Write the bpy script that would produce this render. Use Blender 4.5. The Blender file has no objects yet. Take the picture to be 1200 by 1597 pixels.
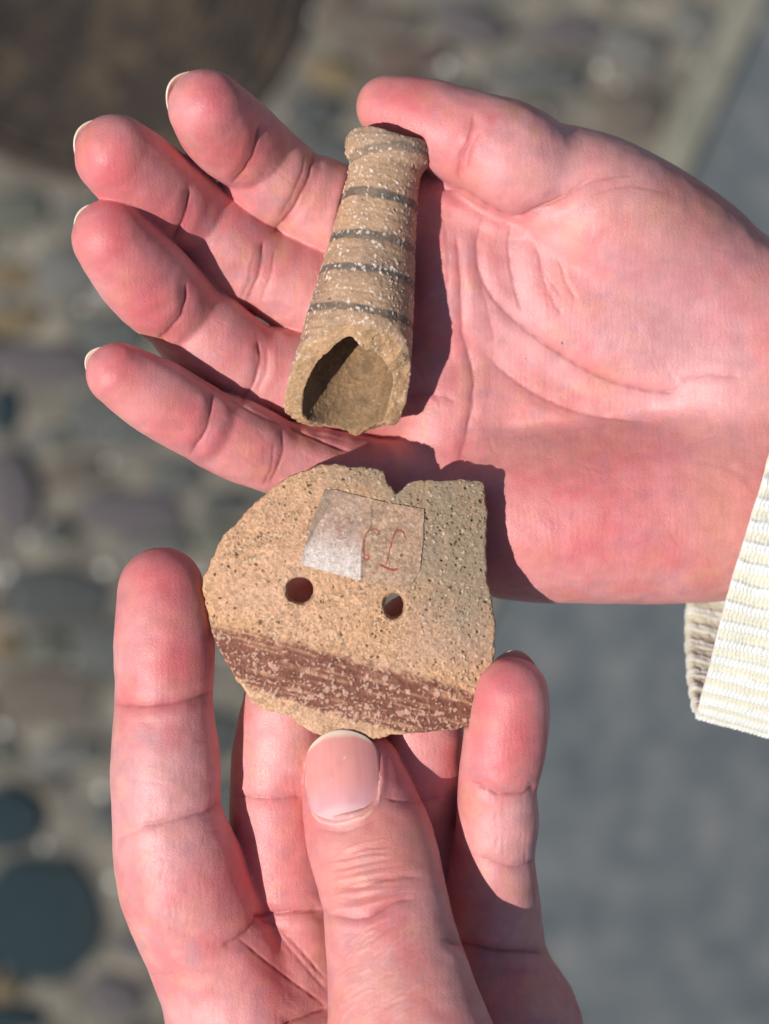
import bpy, math, random
import numpy as np
from mathutils import Vector

# ------------------------------------------------------------------ camera, light, exposure
S = 0.0001136            # metres per unit (one unit = one photo pixel at palm level)
DU = 3697.0              # camera distance above the palm level, in units
HZ = 1.13                # palm level above the ground, metres
CAMZ = HZ + DU * S
scene = bpy.context.scene
cam_d = bpy.data.cameras.new("camera")
cam = bpy.data.objects.new("camera", cam_d)
scene.collection.objects.link(cam)
cam.location = (0, 0, CAMZ)
cam.rotation_euler = (0, 0, 0)
cam_d.sensor_fit = 'VERTICAL'
cam_d.sensor_height = 24.0
cam_d.sensor_width = 18.0
cam_d.lens = 24.0 * DU / 1597.0
cam_d.clip_start = 0.02
cam_d.clip_end = 100
cam_d.dof.use_dof = True
cam_d.dof.focus_distance = (DU - 130) * S
cam_d.dof.aperture_fstop = cam_d.lens / 6.6
scene.camera = cam

SUN = Vector((-0.65, -0.32, 1.0)).normalized()      # towards the sun
world = bpy.data.worlds.new("World")
scene.world = world
world.use_nodes = True
wn = world.node_tree
sky = wn.nodes.new("ShaderNodeTexSky")
sky.sky_type = 'NISHITA'
sky.sun_disc = False
sky.sun_elevation = math.asin(SUN.z)
sky.sun_rotation = math.atan2(SUN.x, SUN.y)
bg = wn.nodes["Background"]
bg.inputs["Strength"].default_value = 0.078
wn.links.new(sky.outputs[0], bg.inputs[0])
sun_d = bpy.data.lights.new("sun", 'SUN')
sun_d.energy = 4.9
sun_d.angle = math.radians(0.53)
sun_d.color = (1.0, 0.97, 0.94)
sun = bpy.data.objects.new("sun", sun_d)
scene.collection.objects.link(sun)
sun.location = (-1, -0.6, 3)
sun.rotation_euler = SUN.to_track_quat('Z', 'Y').to_euler()
vs = scene.view_settings
vs.view_transform = 'Standard'
vs.look = 'None'
vs.exposure = -0.04
vs.gamma = 1.0
vs.use_curve_mapping = False

# ------------------------------------------------------------------ helpers
F = np.float32

def lin(r, g, b):
    c = np.array([r, g, b], float) / 255.0
    return np.where(c <= 0.04045, c / 12.92, ((c + 0.055) / 1.055) ** 2.4)

def q(px, py, z=0.0, r=0.0):
    """photo pixel + height -> model units (x right, y up, z to the camera)"""
    k = 1.0 - z / DU
    return ((px - 600.0) * k, (798.5 - py) * k, z, r * k)

def to_px(P):
    k = 1.0 - P[:, 2] / DU
    return 600.0 + P[:, 0] / k, 798.5 - P[:, 1] / k

def _hash(ix, iy, iz, seed):
    h = (ix.astype(np.uint32) * np.uint32(73856093)) ^ (iy.astype(np.uint32) * np.uint32(19349663)) ^ \
        (iz.astype(np.uint32) * np.uint32(83492791)) ^ np.uint32((seed * 2654435761) & 0xffffffff)
    h ^= h >> np.uint32(15); h *= np.uint32(2246822519); h ^= h >> np.uint32(13)
    h *= np.uint32(3266489917); h ^= h >> np.uint32(16)
    return h

def _rnd(ix, iy, iz, seed):
    return _hash(ix, iy, iz, seed).astype(F) * F(1.0 / 4294967295.0)

def vnoise(P, scale, seed=0):
    """value noise, -1..1; scale = feature size in units (scalar or 3)"""
    X = np.asarray(P, F) / np.asarray(scale, F)
    I = np.floor(X).astype(np.int64)
    f = X - I
    f = f * f * (3 - 2 * f)
    out = 0
    for dx in (0, 1):
        wx = f[:, 0] if dx else 1 - f[:, 0]
        for dy in (0, 1):
            wy = f[:, 1] if dy else 1 - f[:, 1]
            for dz in (0, 1):
                wz = f[:, 2] if dz else 1 - f[:, 2]
                out = out + wx * wy * wz * _rnd(I[:, 0] + dx, I[:, 1] + dy, I[:, 2] + dz, seed)
    return out * 2 - 1

def fbm(P, scale, octv=3, seed=0):
    s, a, o, n = np.asarray(scale, float), 1.0, 0, 0
    for k in range(octv):
        o = o + a * vnoise(P, s, seed + k * 17); n += a
        s = s / 2.1; a *= 0.55
    return o / n

def worley(P, scale, seed=0):
    """F1 distance (in cells) and the cell's random id"""
    X = np.asarray(P, F) / np.asarray(scale, F)
    I = np.floor(X).astype(np.int64)
    best = np.full(len(X), 9.0, F); bid = np.zeros(len(X), F)
    for dx in (-1, 0, 1):
        for dy in (-1, 0, 1):
            for dz in (-1, 0, 1):
                a, b, c = I[:, 0] + dx, I[:, 1] + dy, I[:, 2] + dz
                d = (a + _rnd(a, b, c, seed) - X[:, 0]) ** 2 + (b + _rnd(a, b, c, seed + 1) - X[:, 1]) ** 2 + \
                    (c + _rnd(a, b, c, seed + 2) - X[:, 2]) ** 2
                m = d < best
                best = np.where(m, d, best)
                bid = np.where(m, _rnd(a, b, c, seed + 3), bid)
    return np.sqrt(best), bid

def warp(P, scale, amp, seed=300):
    return np.asarray(P, float) + amp * np.stack([vnoise(P, scale, seed + i) for i in range(3)], 1)

def sstep(a, b, x):
    t = np.clip((x - a) / (b - a), 0, 1)
    return t * t * (3 - 2 * t)

def smin(a, b, k):
    h = np.clip(F(0.5) + F(0.5 / k) * (b - a), 0, 1)
    return b + h * (a - b) - F(k) * h * (1 - h)

def smax(a, b, k):
    return -smin(-a, -b, k)

class Grid:
    def __init__(self, lo, hi, vox):
        self.lo = np.array(lo, float); self.v = float(vox)
        self.n = np.ceil((np.array(hi) - self.lo) / vox).astype(int) + 1
        self.ax = [(self.lo[i] + np.arange(self.n[i]) * vox).astype(F) for i in range(3)]
    def new(self):
        return np.full(tuple(self.n), 200.0, F)
    def sl(self, lo, hi):
        a = np.clip(np.floor((np.array(lo) - self.lo) / self.v).astype(int), 0, self.n)
        b = np.clip(np.ceil((np.array(hi) - self.lo) / self.v).astype(int) + 1, 0, self.n)
        return tuple(slice(int(i), int(j)) for i, j in zip(a, b))
    def seg(self, D, a, b, k=4.0, zs=1.0, margin=36):
        """union a tapered capsule a->b (x,y,z,r) into D; zs flattens it in z"""
        A, B = np.array(a[:3], float), np.array(b[:3], float)
        ra, rb = a[3], b[3]; R = max(ra, rb) + margin
        s = self.sl(np.minimum(A, B) - R, np.maximum(A, B) + R)
        if min(x.stop - x.start for x in s) <= 0: return
        x = self.ax[0][s[0]][:, None, None]; y = self.ax[1][s[1]][None, :, None]; z = self.ax[2][s[2]][None, None, :]
        w = F(1.0 / zs)
        ab = (B - A) * np.array([1, 1, 1 / zs]); L = float(ab @ ab) + 1e-6
        dx, dy, dz = x - F(A[0]), y - F(A[1]), (z - F(A[2])) * w
        t = np.clip((dx * F(ab[0]) + dy * F(ab[1]) + dz * F(ab[2])) / F(L), 0, 1)
        d = np.sqrt((dx - t * F(ab[0])) ** 2 + (dy - t * F(ab[1])) ** 2 + (dz - t * F(ab[2])) ** 2) - (F(ra) + t * F(rb - ra))
        D[s] = smin(D[s], d, k)
    def chain(self, D, pts, k=6.0, zs=1.0, sub=4):
        P = [np.array(p, float) for p in pts]
        P = [2 * P[0] - P[1]] + P + [2 * P[-1] - P[-2]]
        out = []
        for i in range(1, len(P) - 2):
            for j in range(sub):
                t = j / sub
                out.append(0.5 * (2 * P[i] + (P[i + 1] - P[i - 1]) * t + (2 * P[i - 1] - 5 * P[i] + 4 * P[i + 1] - P[i + 2]) * t * t +
                                  (3 * P[i] - P[i - 1] - 3 * P[i + 1] + P[i + 2]) * t ** 3))
        out.append(P[-2])
        for a, b in zip(out[:-1], out[1:]):
            self.seg(D, a, b, k, zs)
    def ell(self, D, c, rad, k=30.0, rotz=0.0, margin=50):
        R = max(rad) + margin
        s = self.sl(np.array(c) - R, np.array(c) + R)
        x = self.ax[0][s[0]][:, None, None] - F(c[0]); y = self.ax[1][s[1]][None, :, None] - F(c[1]); z = self.ax[2][s[2]][None, None, :] - F(c[2])
        ca, sa = F(math.cos(rotz)), F(math.sin(rotz))
        u, v = x * ca + y * sa, -x * sa + y * ca
        e = np.sqrt((u / F(rad[0])) ** 2 + (v / F(rad[1])) ** 2 + (z / F(rad[2])) ** 2)
        g = np.sqrt((u / F(rad[0] ** 2)) ** 2 + (v / F(rad[1] ** 2)) ** 2 + (z / F(rad[2] ** 2)) ** 2) + F(1e-6)
        D[s] = smin(D[s], e * (e - 1) / g, k)

def surface_nets(g, D):
    D[0] = np.maximum(D[0], 1); D[-1] = np.maximum(D[-1], 1)
    D[:, 0] = np.maximum(D[:, 0], 1); D[:, -1] = np.maximum(D[:, -1], 1)
    D[:, :, 0] = np.maximum(D[:, :, 0], 1); D[:, :, -1] = np.maximum(D[:, :, -1], 1)
    ins = D < 0
    c = np.zeros(tuple(np.array(D.shape) - 1), np.uint8)
    for i in (0, 1):
        for j in (0, 1):
            for k in (0, 1):
                c += ins[i:ins.shape[0] - 1 + i, j:ins.shape[1] - 1 + j, k:ins.shape[2] - 1 + k]
    I, J, K = np.nonzero((c > 0) & (c < 8))
    idx = np.full(c.shape, -1, np.int32); idx[I, J, K] = np.arange(len(I), dtype=np.int32)
    off = [(i, j, k) for i in (0, 1) for j in (0, 1) for k in (0, 1)]
    V = [D[I + o[0], J + o[1], K + o[2]] for o in off]
    acc = np.zeros((len(I), 3)); cnt = np.zeros(len(I))
    for a in range(8):
        for b in range(a + 1, 8):
            df = [off[b][m] - off[a][m] for m in range(3)]
            if sum(abs(x) for x in df) != 1: continue
            m = (V[a] < 0) != (V[b] < 0)
            t = np.where(m, V[a] / np.where(m, V[a] - V[b], 1), 0)
            for ax in range(3):
                acc[:, ax] += m * (off[a][ax] + t * df[ax])
            cnt += m
    P = acc / cnt[:, None] + np.stack([I, J, K], 1)
    P = P * g.v + g.lo
    quads = []
    for ax in range(3):
        s0 = [slice(1, -1)] * 3; s1 = [slice(1, -1)] * 3
        s0[ax] = slice(0, -1); s1[ax] = slice(1, None)
        A, B = ins[tuple(s0)], ins[tuple(s1)]
        e = np.nonzero(A != B)
        flip = A[e]
        base = np.stack(e, 1)
        for m in range(3):
            if m != ax: base[:, m] += 1
        u, v = (ax + 1) % 3, (ax + 2) % 3
        def cell(du, dv):
            t = base.copy(); t[:, u] -= du; t[:, v] -= dv
            return idx[t[:, 0], t[:, 1], t[:, 2]]
        Q = np.stack([cell(1, 1), cell(0, 1), cell(0, 0), cell(1, 0)], 1)
        Q[~flip] = Q[~flip][:, ::-1]
        quads.append(Q)
    return P, np.concatenate(quads)

def normals(P, Q):
    n = np.cross(P[Q[:, 2]] - P[Q[:, 0]], P[Q[:, 3]] - P[Q[:, 1]])
    N = np.zeros_like(P)
    for c in range(4):
        for a in range(3):
            N[:, a] += np.bincount(Q[:, c], n[:, a], len(P))
    return N / (np.linalg.norm(N, axis=1)[:, None] + 1e-9)

def smooth(P, Q, it=2, f=0.5):
    a = np.concatenate([Q[:, 0], Q[:, 1], Q[:, 2], Q[:, 3]]); b = np.concatenate([Q[:, 1], Q[:, 2], Q[:, 3], Q[:, 0]])
    A = np.concatenate([a, b]); B = np.concatenate([b, a])
    cnt = np.bincount(A, minlength=len(P)) + 1e-9
    for _ in range(it):
        M = np.stack([np.bincount(A, P[B, k], len(P)) / cnt for k in range(3)], 1)
        P = P + f * (M - P)
    return P

def pl_dist(px, py, pts):
    """2-D distance to a polyline, and parameter 0..1 along it"""
    d = np.full(len(px), 1e9); tt = np.zeros(len(px)); n = len(pts) - 1
    for i in range(n):
        ax, ay = pts[i]; bx, by = pts[i + 1]
        vx, vy = bx - ax, by - ay
        t = np.clip(((px - ax) * vx + (py - ay) * vy) / (vx * vx + vy * vy + 1e-9), 0, 1)
        e = np.hypot(px - ax - t * vx, py - ay - t * vy)
        m = e < d
        d = np.where(m, e, d); tt = np.where(m, (i + t) / n, tt)
    return d, tt

def spline2(pts, sub=5):
    P = [np.array(p, float) for p in pts]
    if len(P) < 3: return pts
    P = [2 * P[0] - P[1]] + P + [2 * P[-1] - P[-2]]
    out = []
    for i in range(1, len(P) - 2):
        for j in range(sub):
            t = j / sub
            out.append(tuple(0.5 * (2 * P[i] + (P[i + 1] - P[i - 1]) * t + (2 * P[i - 1] - 5 * P[i] + 4 * P[i + 1] - P[i + 2]) * t * t +
                                    (3 * P[i] - P[i - 1] - 3 * P[i + 1] + P[i + 2]) * t ** 3)))
    out.append(tuple(P[-2]))
    return out

def make_mesh(name, P, Q, mat, col=None, parent=None, origin=(0, 0, 0), attrs=None):
    """P in model units -> metres round the origin (origin in world metres)"""
    W = (np.asarray(P, float) * S + np.array([0, 0, HZ]) - np.array(origin)).astype(F)
    me = bpy.data.meshes.new(name)
    me.vertices.add(len(W)); me.vertices.foreach_set("co", W.ravel())
    n, k = Q.shape
    me.loops.add(n * k); me.loops.foreach_set("vertex_index", Q.astype(np.int32).ravel())
    me.polygons.add(n); me.polygons.foreach_set("loop_start", np.arange(0, n * k, k, dtype=np.int32))
    me.polygons.foreach_set("use_smooth", np.ones(n, bool))
    me.update(calc_edges=True)
    if col is not None:
        a = me.color_attributes.new("Col", 'FLOAT_COLOR', 'POINT')
        c = np.ones((len(W), 4), F); c[:, :3] = np.clip(col, 0, 1)
        a.data.foreach_set("color", c.ravel())
    for nm, v in (attrs or {}).items():
        a = me.attributes.new(nm, 'FLOAT', 'POINT'); a.data.foreach_set("value", np.asarray(v, F))
    me.materials.append(mat)
    o = bpy.data.objects.new(name, me)
    scene.collection.objects.link(o)
    if parent is not None: o.parent = parent
    else: o.location = origin
    return o

def tag(o, label=None, cat=None, group=None, kind=None):
    if label: o["label"] = label
    if cat: o["category"] = cat
    if group: o["group"] = group
    if kind: o["kind"] = kind
    return o

def new_mat(name):
    m = bpy.data.materials.new(name); m.use_nodes = True
    nt = m.node_tree
    return m, nt, nt.nodes["Principled BSDF"]

def N(nt, t, **kw):
    n = nt.nodes.new(t)
    for k, v in kw.items():
        if k in n.inputs: n.inputs[k].default_value = v
        else: setattr(n, k, v)
    return n

def vcol(nt):
    n = nt.nodes.new("ShaderNodeVertexColor"); n.layer_name = "Col"; return n

# ------------------------------------------------------------------ materials
def skin_material():
    m, nt, b = new_mat("skin")
    L = nt.links.new
    tc = N(nt, "ShaderNodeTexCoord")
    c = vcol(nt)
    # fine mottling of the skin's own colour
    n1 = N(nt, "ShaderNodeTexNoise", Scale=420.0, Detail=7.0, Roughness=0.72); L(tc.outputs["Object"], n1.inputs["Vector"])
    mr = N(nt, "ShaderNodeMapRange"); mr.inputs["From Min"].default_value = 0.3; mr.inputs["From Max"].default_value = 0.7
    mr.inputs["To Min"].default_value = 0.90; mr.inputs["To Max"].default_value = 1.07
    L(n1.outputs["Fac"], mr.inputs["Value"])
    mx = N(nt, "ShaderNodeVectorMath", operation='SCALE'); L(c.outputs["Color"], mx.inputs[0]); L(mr.outputs[0], mx.inputs["Scale"])
    L(mx.outputs[0], b.inputs["Base Color"])
    b.inputs["Subsurface Weight"].default_value = 0.85
    b.inputs["Subsurface Radius"].default_value = (1.0, 0.50, 0.36)
    b.inputs["Subsurface Scale"].default_value = 0.00042
    b.inputs["Specular IOR Level"].default_value = 0.5
    # roughness broken by fine noise
    n2 = N(nt, "ShaderNodeTexNoise", Scale=2500.0, Detail=3.0); L(tc.outputs["Object"], n2.inputs["Vector"])
    rr = N(nt, "ShaderNodeMapRange"); rr.inputs["To Min"].default_value = 0.36; rr.inputs["To Max"].default_value = 0.56
    L(n2.outputs["Fac"], rr.inputs["Value"]); L(rr.outputs[0], b.inputs["Roughness"])
    # relief: fine cell lines, ridges and grain
    wv = N(nt, "ShaderNodeTexVoronoi", Scale=1500.0); wv.feature = 'DISTANCE_TO_EDGE'
    dn = N(nt, "ShaderNodeTexNoise", Scale=400.0, Detail=2.0); L(tc.outputs["Object"], dn.inputs["Vector"])
    ad = N(nt, "ShaderNodeVectorMath", operation='MULTIPLY_ADD'); L(dn.outputs["Color"], ad.inputs[0]); ad.inputs[1].default_value = (0.0012,) * 3
    L(tc.outputs["Object"], ad.inputs[2])
    L(ad.outputs[0], wv.inputs["Vector"])
    cl = N(nt, "ShaderNodeMapRange"); cl.inputs["From Max"].default_value = 0.12; L(wv.outputs["Distance"], cl.inputs["Value"])
    n3 = N(nt, "ShaderNodeTexNoise", Scale=3600.0, Detail=3.0, Roughness=0.65); L(tc.outputs["Object"], n3.inputs["Vector"])
    rw = N(nt, "ShaderNodeTexWave", Scale=300.0, Distortion=5.0); rw.inputs["Detail"].default_value = 1.0; rw.inputs["Detail Scale"].default_value = 0.4
    L(ad.outputs[0], rw.inputs["Vector"])
    a1 = N(nt, "ShaderNodeMath", operation='MULTIPLY_ADD'); L(cl.outputs[0], a1.inputs[0]); a1.inputs[1].default_value = 0.35; L(n3.outputs["Fac"], a1.inputs[2])
    a2 = N(nt, "ShaderNodeMath", operation='MULTIPLY_ADD'); L(rw.outputs["Fac"], a2.inputs[0]); a2.inputs[1].default_value = 0.18; L(a1.outputs[0], a2.inputs[2])
    bp = N(nt, "ShaderNodeBump", Strength=0.75, Distance=0.00007); L(a2.outputs[0], bp.inputs["Height"])
    L(bp.outputs[0], b.inputs["Normal"])
    return m

def nail_material():
    m, nt, b = new_mat("nail")
    L = nt.links.new
    c = vcol(nt); L(c.outputs["Color"], b.inputs["Base Color"])
    b.inputs["Roughness"].default_value = 0.27
    b.inputs["Subsurface Weight"].default_value = 0.6
    b.inputs["Subsurface Radius"].default_value = (1.0, 0.5, 0.4)
    b.inputs["Subsurface Scale"].default_value = 0.0007
    tc = N(nt, "ShaderNodeTexCoord")
    mp = N(nt, "ShaderNodeMapping"); mp.inputs["Scale"].default_value = (4200, 260, 260)
    n = N(nt, "ShaderNodeTexNoise", Scale=1.0, Detail=2.0); L(tc.outputs["Object"], mp.inputs[0]); L(mp.outputs[0], n.inputs["Vector"])
    bp = N(nt, "ShaderNodeBump", Strength=0.6, Distance=0.00004); L(n.outputs["Fac"], bp.inputs["Height"]); L(bp.outputs[0], b.inputs["Normal"])
    return m

def clay_material(name, rough=0.8):
    m, nt, b = new_mat(name)
    L = nt.links.new
    tc = N(nt, "ShaderNodeTexCoord"); c = vcol(nt)
    n1 = N(nt, "ShaderNodeTexNoise", Scale=2600.0, Detail=5.0, Roughness=0.7); L(tc.outputs["Object"], n1.inputs["Vector"])
    mr = N(nt, "ShaderNodeMapRange"); mr.inputs["From Min"].default_value = 0.3; mr.inputs["From Max"].default_value = 0.7
    mr.inputs["To Min"].default_value = 0.62; mr.inputs["To Max"].default_value = 1.02
    L(n1.outputs["Fac"], mr.inputs["Value"])
    mx = N(nt, "ShaderNodeVectorMath", operation='SCALE'); L(c.outputs["Color"], mx.inputs[0]); L(mr.outputs[0], mx.inputs["Scale"])
    L(mx.outputs[0], b.inputs["Base Color"])
    b.inputs["Roughness"].default_value = rough
    b.inputs["Specular IOR Level"].default_value = 0.3
    bp = N(nt, "ShaderNodeBump", Strength=0.8, Distance=0.00012); L(n1.outputs["Fac"], bp.inputs["Height"]); L(bp.outputs[0], b.inputs["Normal"])
    return m

SKIN = skin_material(); NAIL = nail_material(); CLAY = clay_material("fired_clay"); FILM = clay_material("label_film", 0.5)

def carve(P, Nn, col, lines, cdark):
    """press creases into the skin; lines = (pts, depth, width)"""
    px, py = to_px(P)
    disp = np.zeros(len(P)); tint = np.zeros(len(P)); pale = np.zeros(len(P))
    face = sstep(-0.1, 0.25, Nn[:, 2])
    wob = vnoise(P, 14.0, 91) * 1.6
    for pts, depth, w in lines:
        pts = spline2(pts)
        a = np.array(pts); m = 5 * w + 6
        s = np.nonzero((px > a[:, 0].min() - m) & (px < a[:, 0].max() + m) & (py > a[:, 1].min() - m) & (py < a[:, 1].max() + m))[0]
        if len(s) == 0: continue
        d, t = pl_dist(px[s] + wob[s], py[s] + wob[s] * 0.7, pts)
        fade = sstep(0, 0.14, t) * sstep(1, 0.86, t) * 0.85 + 0.15
        g = np.exp(-(d / w) ** 2)
        if depth < 0:        # a thin raised fold
            disp[s] += -depth * np.exp(-(d / w) ** 2) * fade
            pale[s] = np.maximum(pale[s], g * fade * min(1, -depth / 2))
        elif depth > 1.7:      # a fine sharp line inside a broad soft groove
            g1 = np.exp(-(d / 2.1) ** 2) * (0.75 + 0.25 * np.sin(px[s] * 0.21 + py[s] * 0.17)); g2 = np.exp(-(d / (2.3 * w)) ** 2)
            disp[s] += (-0.62 * depth * g1 - 0.48 * depth * g2 + 0.16 * depth * np.exp(-((d - 4.6 * w) / (2.2 * w)) ** 2)) * fade
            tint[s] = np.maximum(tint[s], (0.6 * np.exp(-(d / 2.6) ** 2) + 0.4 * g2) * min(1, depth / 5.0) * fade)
        else:
            depth *= 0.6
            disp[s] += (-depth * g + 0.25 * depth * np.exp(-((d - 2.4 * w) / (1.4 * w)) ** 2)) * fade
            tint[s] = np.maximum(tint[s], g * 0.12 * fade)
    P2 = P + Nn * (disp * face)[:, None]
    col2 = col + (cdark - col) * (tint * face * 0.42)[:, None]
    col2 = col2 + (lin(232, 196, 184) - col2) * (pale * face * 0.5)[:, None]
    return P2, col2

def blobs(P, col, items):
    px, py = to_px(P)
    for (x, y, rx, ry, c, a) in items:
        w = a * np.exp(-(((px - x) / rx) ** 2 + ((py - y) / ry) ** 2))
        col = col + (np.array(c) - col) * w[:, None]
    return col







# ------------------------------------------------------------------ ground
GS = S * (DU * S + HZ) / (DU * S)        # metres per photo pixel on the ground
def gp(px, py): return ((px - 600) * GS, (798.5 - py) * GS)

def ground_material(name, c1, c2, c3, scale, rough=0.9, bump=0.002):
    m, nt, b = new_mat(name); L = nt.links.new
    tc = N(nt, "ShaderNodeTexCoord")
    n1 = N(nt, "ShaderNodeTexNoise", Scale=scale, Detail=6.0, Roughness=0.65); L(tc.outputs["Object"], n1.inputs["Vector"])
    cr = N(nt, "ShaderNodeValToRGB"); L(n1.outputs["Fac"], cr.inputs[0])
    e = cr.color_ramp.elements
    e[0].position = 0.3; e[0].color = (*c1, 1); e[1].position = 0.7; e[1].color = (*c3, 1)
    k = e.new(0.5); k.color = (*c2, 1)
    n2 = N(nt, "ShaderNodeTexNoise", Scale=scale * 9, Detail=4.0, Roughness=0.7); L(tc.outputs["Object"], n2.inputs["Vector"])
    mr = N(nt, "ShaderNodeMapRange"); mr.inputs["From Min"].default_value = 0.3; mr.inputs["From Max"].default_value = 0.7
    mr.inputs["To Min"].default_value = 0.7; mr.inputs["To Max"].default_value = 1.3; L(n2.outputs["Fac"], mr.inputs["Value"])
    sc = N(nt, "ShaderNodeVectorMath", operation='SCALE'); L(cr.outputs[0], sc.inputs[0]); L(mr.outputs[0], sc.inputs["Scale"])
    L(sc.outputs[0], b.inputs["Base Color"]); b.inputs["Roughness"].default_value = rough
    bp = N(nt, "ShaderNodeBump", Strength=0.6, Distance=bump); L(n2.outputs["Fac"], bp.inputs["Height"]); L(bp.outputs[0], b.inputs["Normal"])
    return m
def flat_obj(name, verts, faces, mat, loc=(0, 0, 0), parent=None, smooth_=False, data=None):
    if data is None:
        me = bpy.data.meshes.new(name); me.from_pydata(verts, [], faces); me.update(); me.materials.append(mat)
        if smooth_: me.polygons.foreach_set("use_smooth", [True] * len(me.polygons))
    else: me = data
    o = bpy.data.objects.new(name, me); scene.collection.objects.link(o); o.location = loc
    if parent: o.parent = parent
    return o
M_MORT = ground_material("mortar", lin(66, 64, 57), lin(100, 95, 85), lin(140, 131, 114), 38)
M_ASPH = ground_material("asphalt", lin(66, 74, 78), lin(84, 89, 90), lin(106, 106, 104), 36)
big = 30.0
gnd = flat_obj("ground", [(-big, -big, -0.012), (big, -big, -0.012), (big, big, -0.012), (-big, big, -0.012)], [(0, 1, 2, 3)], M_MORT)
tag(gnd, "dark earth bed under the paving", kind="structure")
# cobbled pavement: everything left of the slanting joint; asphalt right of it
J0, J1 = gp(1165, 0), gp(446, 1597)
jd = np.array(J1) - np.array(J0); jd = jd / np.linalg.norm(jd)
A0 = np.array(J0) - jd * 6; A1 = np.array(J0) + jd * 6
ln = np.array([jd[1], -jd[0]]);  ln = ln if ln[0] < 0 else -ln         # towards the cobbles
pav = flat_obj("cobbled_pavement", [(*(A0), 0), (*(A1), 0), (*(A1 + ln * 8), 0), (*(A0 + ln * 8), 0)], [(0, 1, 2, 3)], M_MORT)
tag(pav, "rounded cobblestones set in grey green mortar", kind="structure")
asp = flat_obj("asphalt_path", [(*(A0), -0.004), (*(A1), -0.004), (*(A1 - ln * 8), -0.004), (*(A0 - ln * 8), -0.004)], [(3, 2, 1, 0)], M_ASPH)
tag(asp, "smooth blue grey asphalt beside the cobbles", kind="structure")
ks = 0.011
kerb = [(*(A0 + ln * ks), 0.004), (*(A1 + ln * ks), 0.004), (*(A1 - ln * ks), 0.004), (*(A0 - ln * ks), 0.004)]
kb = flat_obj("edge_strip", kerb + [(x, y, -0.01) for x, y, z in kerb], [(0, 1, 2, 3), (0, 4, 5, 1), (1, 5, 6, 2), (2, 6, 7, 3), (3, 7, 4, 0)],
              ground_material("edge_mortar", lin(100, 98, 86), lin(114, 112, 98), lin(128, 124, 110), 30))
tag(kb, "pale mortar strip between cobbles and asphalt", kind="structure")

def stone_mats():
    out = {}
    for k, c in dict(slate=(102, 103, 97), purple=(106, 98, 98), brown=(116, 105, 92), ochre=(136, 118, 86), grey=(122, 120, 112), teal=(36, 56, 60), dark=(84, 86, 82), green=(108, 109, 95), rust=(114, 94, 84)).items():
        c = lin(*c) * 0.82; out[k] = ground_material("stone_" + k, c * 0.6, c, c * 1.5, 40, rough=0.55)
    return out
SM = stone_mats()
rg = random.Random(21)
def stone_mesh(i, mat, ex=2.9, wb=0.13):
    """low dome with an uneven outline"""
    n, rings = 12, 3
    prof = [(1.0, -0.25), (0.96, 0.35), (0.72, 0.8)]
    wob = [1 + rg.uniform(-wb, wb) for _ in range(n)]
    v, f = [], []
    for r, (rr, z) in enumerate(prof):
        for k in range(n):
            a = 2 * math.pi * k / n
            cx_, sx_ = math.cos(a), math.sin(a)
            e_ = (abs(cx_) ** ex + abs(sx_) ** ex) ** (-1 / ex)
            v.append((cx_ * e_ * rr * wob[k], sx_ * e_ * rr * wob[k], z * (1 + rg.uniform(-0.08, 0.08))))
    v.append((rg.uniform(-0.1, 0.1), rg.uniform(-0.1, 0.1), 0.97))
    for r in range(rings - 1):
        for k in range(n):
            f.append((r * n + k, r * n + (k + 1) % n, (r + 1) * n + (k + 1) % n, (r + 1) * n + k))
    for k in range(n):
        f.append(((rings - 1) * n + k, (rings - 1) * n + (k + 1) % n, rings * n))
    me = bpy.data.meshes.new("cobblestone"); me.from_pydata(v, [], f); me.update(); me.materials.append(mat)
    me.polygons.foreach_set("use_smooth", [True] * len(me.polygons))
    return me
SMESH = {k: [stone_mesh(i, SM[k], *((2.1, 0.05) if k == 'teal' else (2.9, 0.13))) for i in range(2)] for k in SM}
placed = []
COVER = (150, -50, 334)
def put(px, py, rx, ry, kind, rot=0.0):
    x, y = gp(px, py)
    o = flat_obj("cobblestone", None, None, None, (x, y, 0.0), pav, data=rg.choice(SMESH[kind]))
    o.scale = (rx * GS, ry * GS, 0.008 + 0.006 * rg.random()); o.rotation_euler = (0, 0, math.radians(rot))
    placed.append((px, py, rx, ry))
hand_placed = [(575, 40, 85, 34, 'brown', -4), (735, 38, 62, 30, 'purple', -18), (890, 48, 56, 26, 'purple', -4), (985, 75, 50, 34, 'grey', -20), (980, 178, 58, 40, 'brown', -10), (850, 125, 70, 30, 'slate', -4),
    (640, 95, 60, 26, 'rust', 10), (520, 115, 44, 26, 'ochre', -20), (700, 160, 60, 30, 'green', 0), (495, 175, 46, 30, 'dark', 0), (1080, 40, 34, 40, 'grey', 50),
    (22, 430, 44, 18, 'ochre', 0), (110, 425, 60, 44, 'grey', -10), (20, 500, 46, 22, 'ochre', 10), (60, 565, 84, 34, 'purple', -4), (185, 655, 86, 48, 'slate', -8), (24, 330, 60, 34, 'green', 4),
    (200, 800, 84, 40, 'purple', -4), (20, 765, 46, 66, 'purple', 10), (90, 930, 90, 50, 'dark', -6), (280, 745, 40, 30, 'slate', 0), (75, 1085, 88, 44, 'brown', -4), (8, 640, 26, 40, 'teal', 0),
    (66, 1432, 100, 106, 'teal', 0), (14, 1275, 62, 54, 'teal', 0), (180, 1550, 50, 34, 'purple', -20), (15, 1590, 60, 26, 'teal', 4), (170, 1275, 34, 26, 'slate', 0), (105, 1180, 60, 30, 'grey', 8), (160, 340, 60, 30, 'slate', 0)]
for h in hand_placed: put(*h)
kinds = ['slate', 'purple', 'brown', 'grey', 'green', 'dark', 'grey', 'slate', 'rust', 'ochre']
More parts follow.
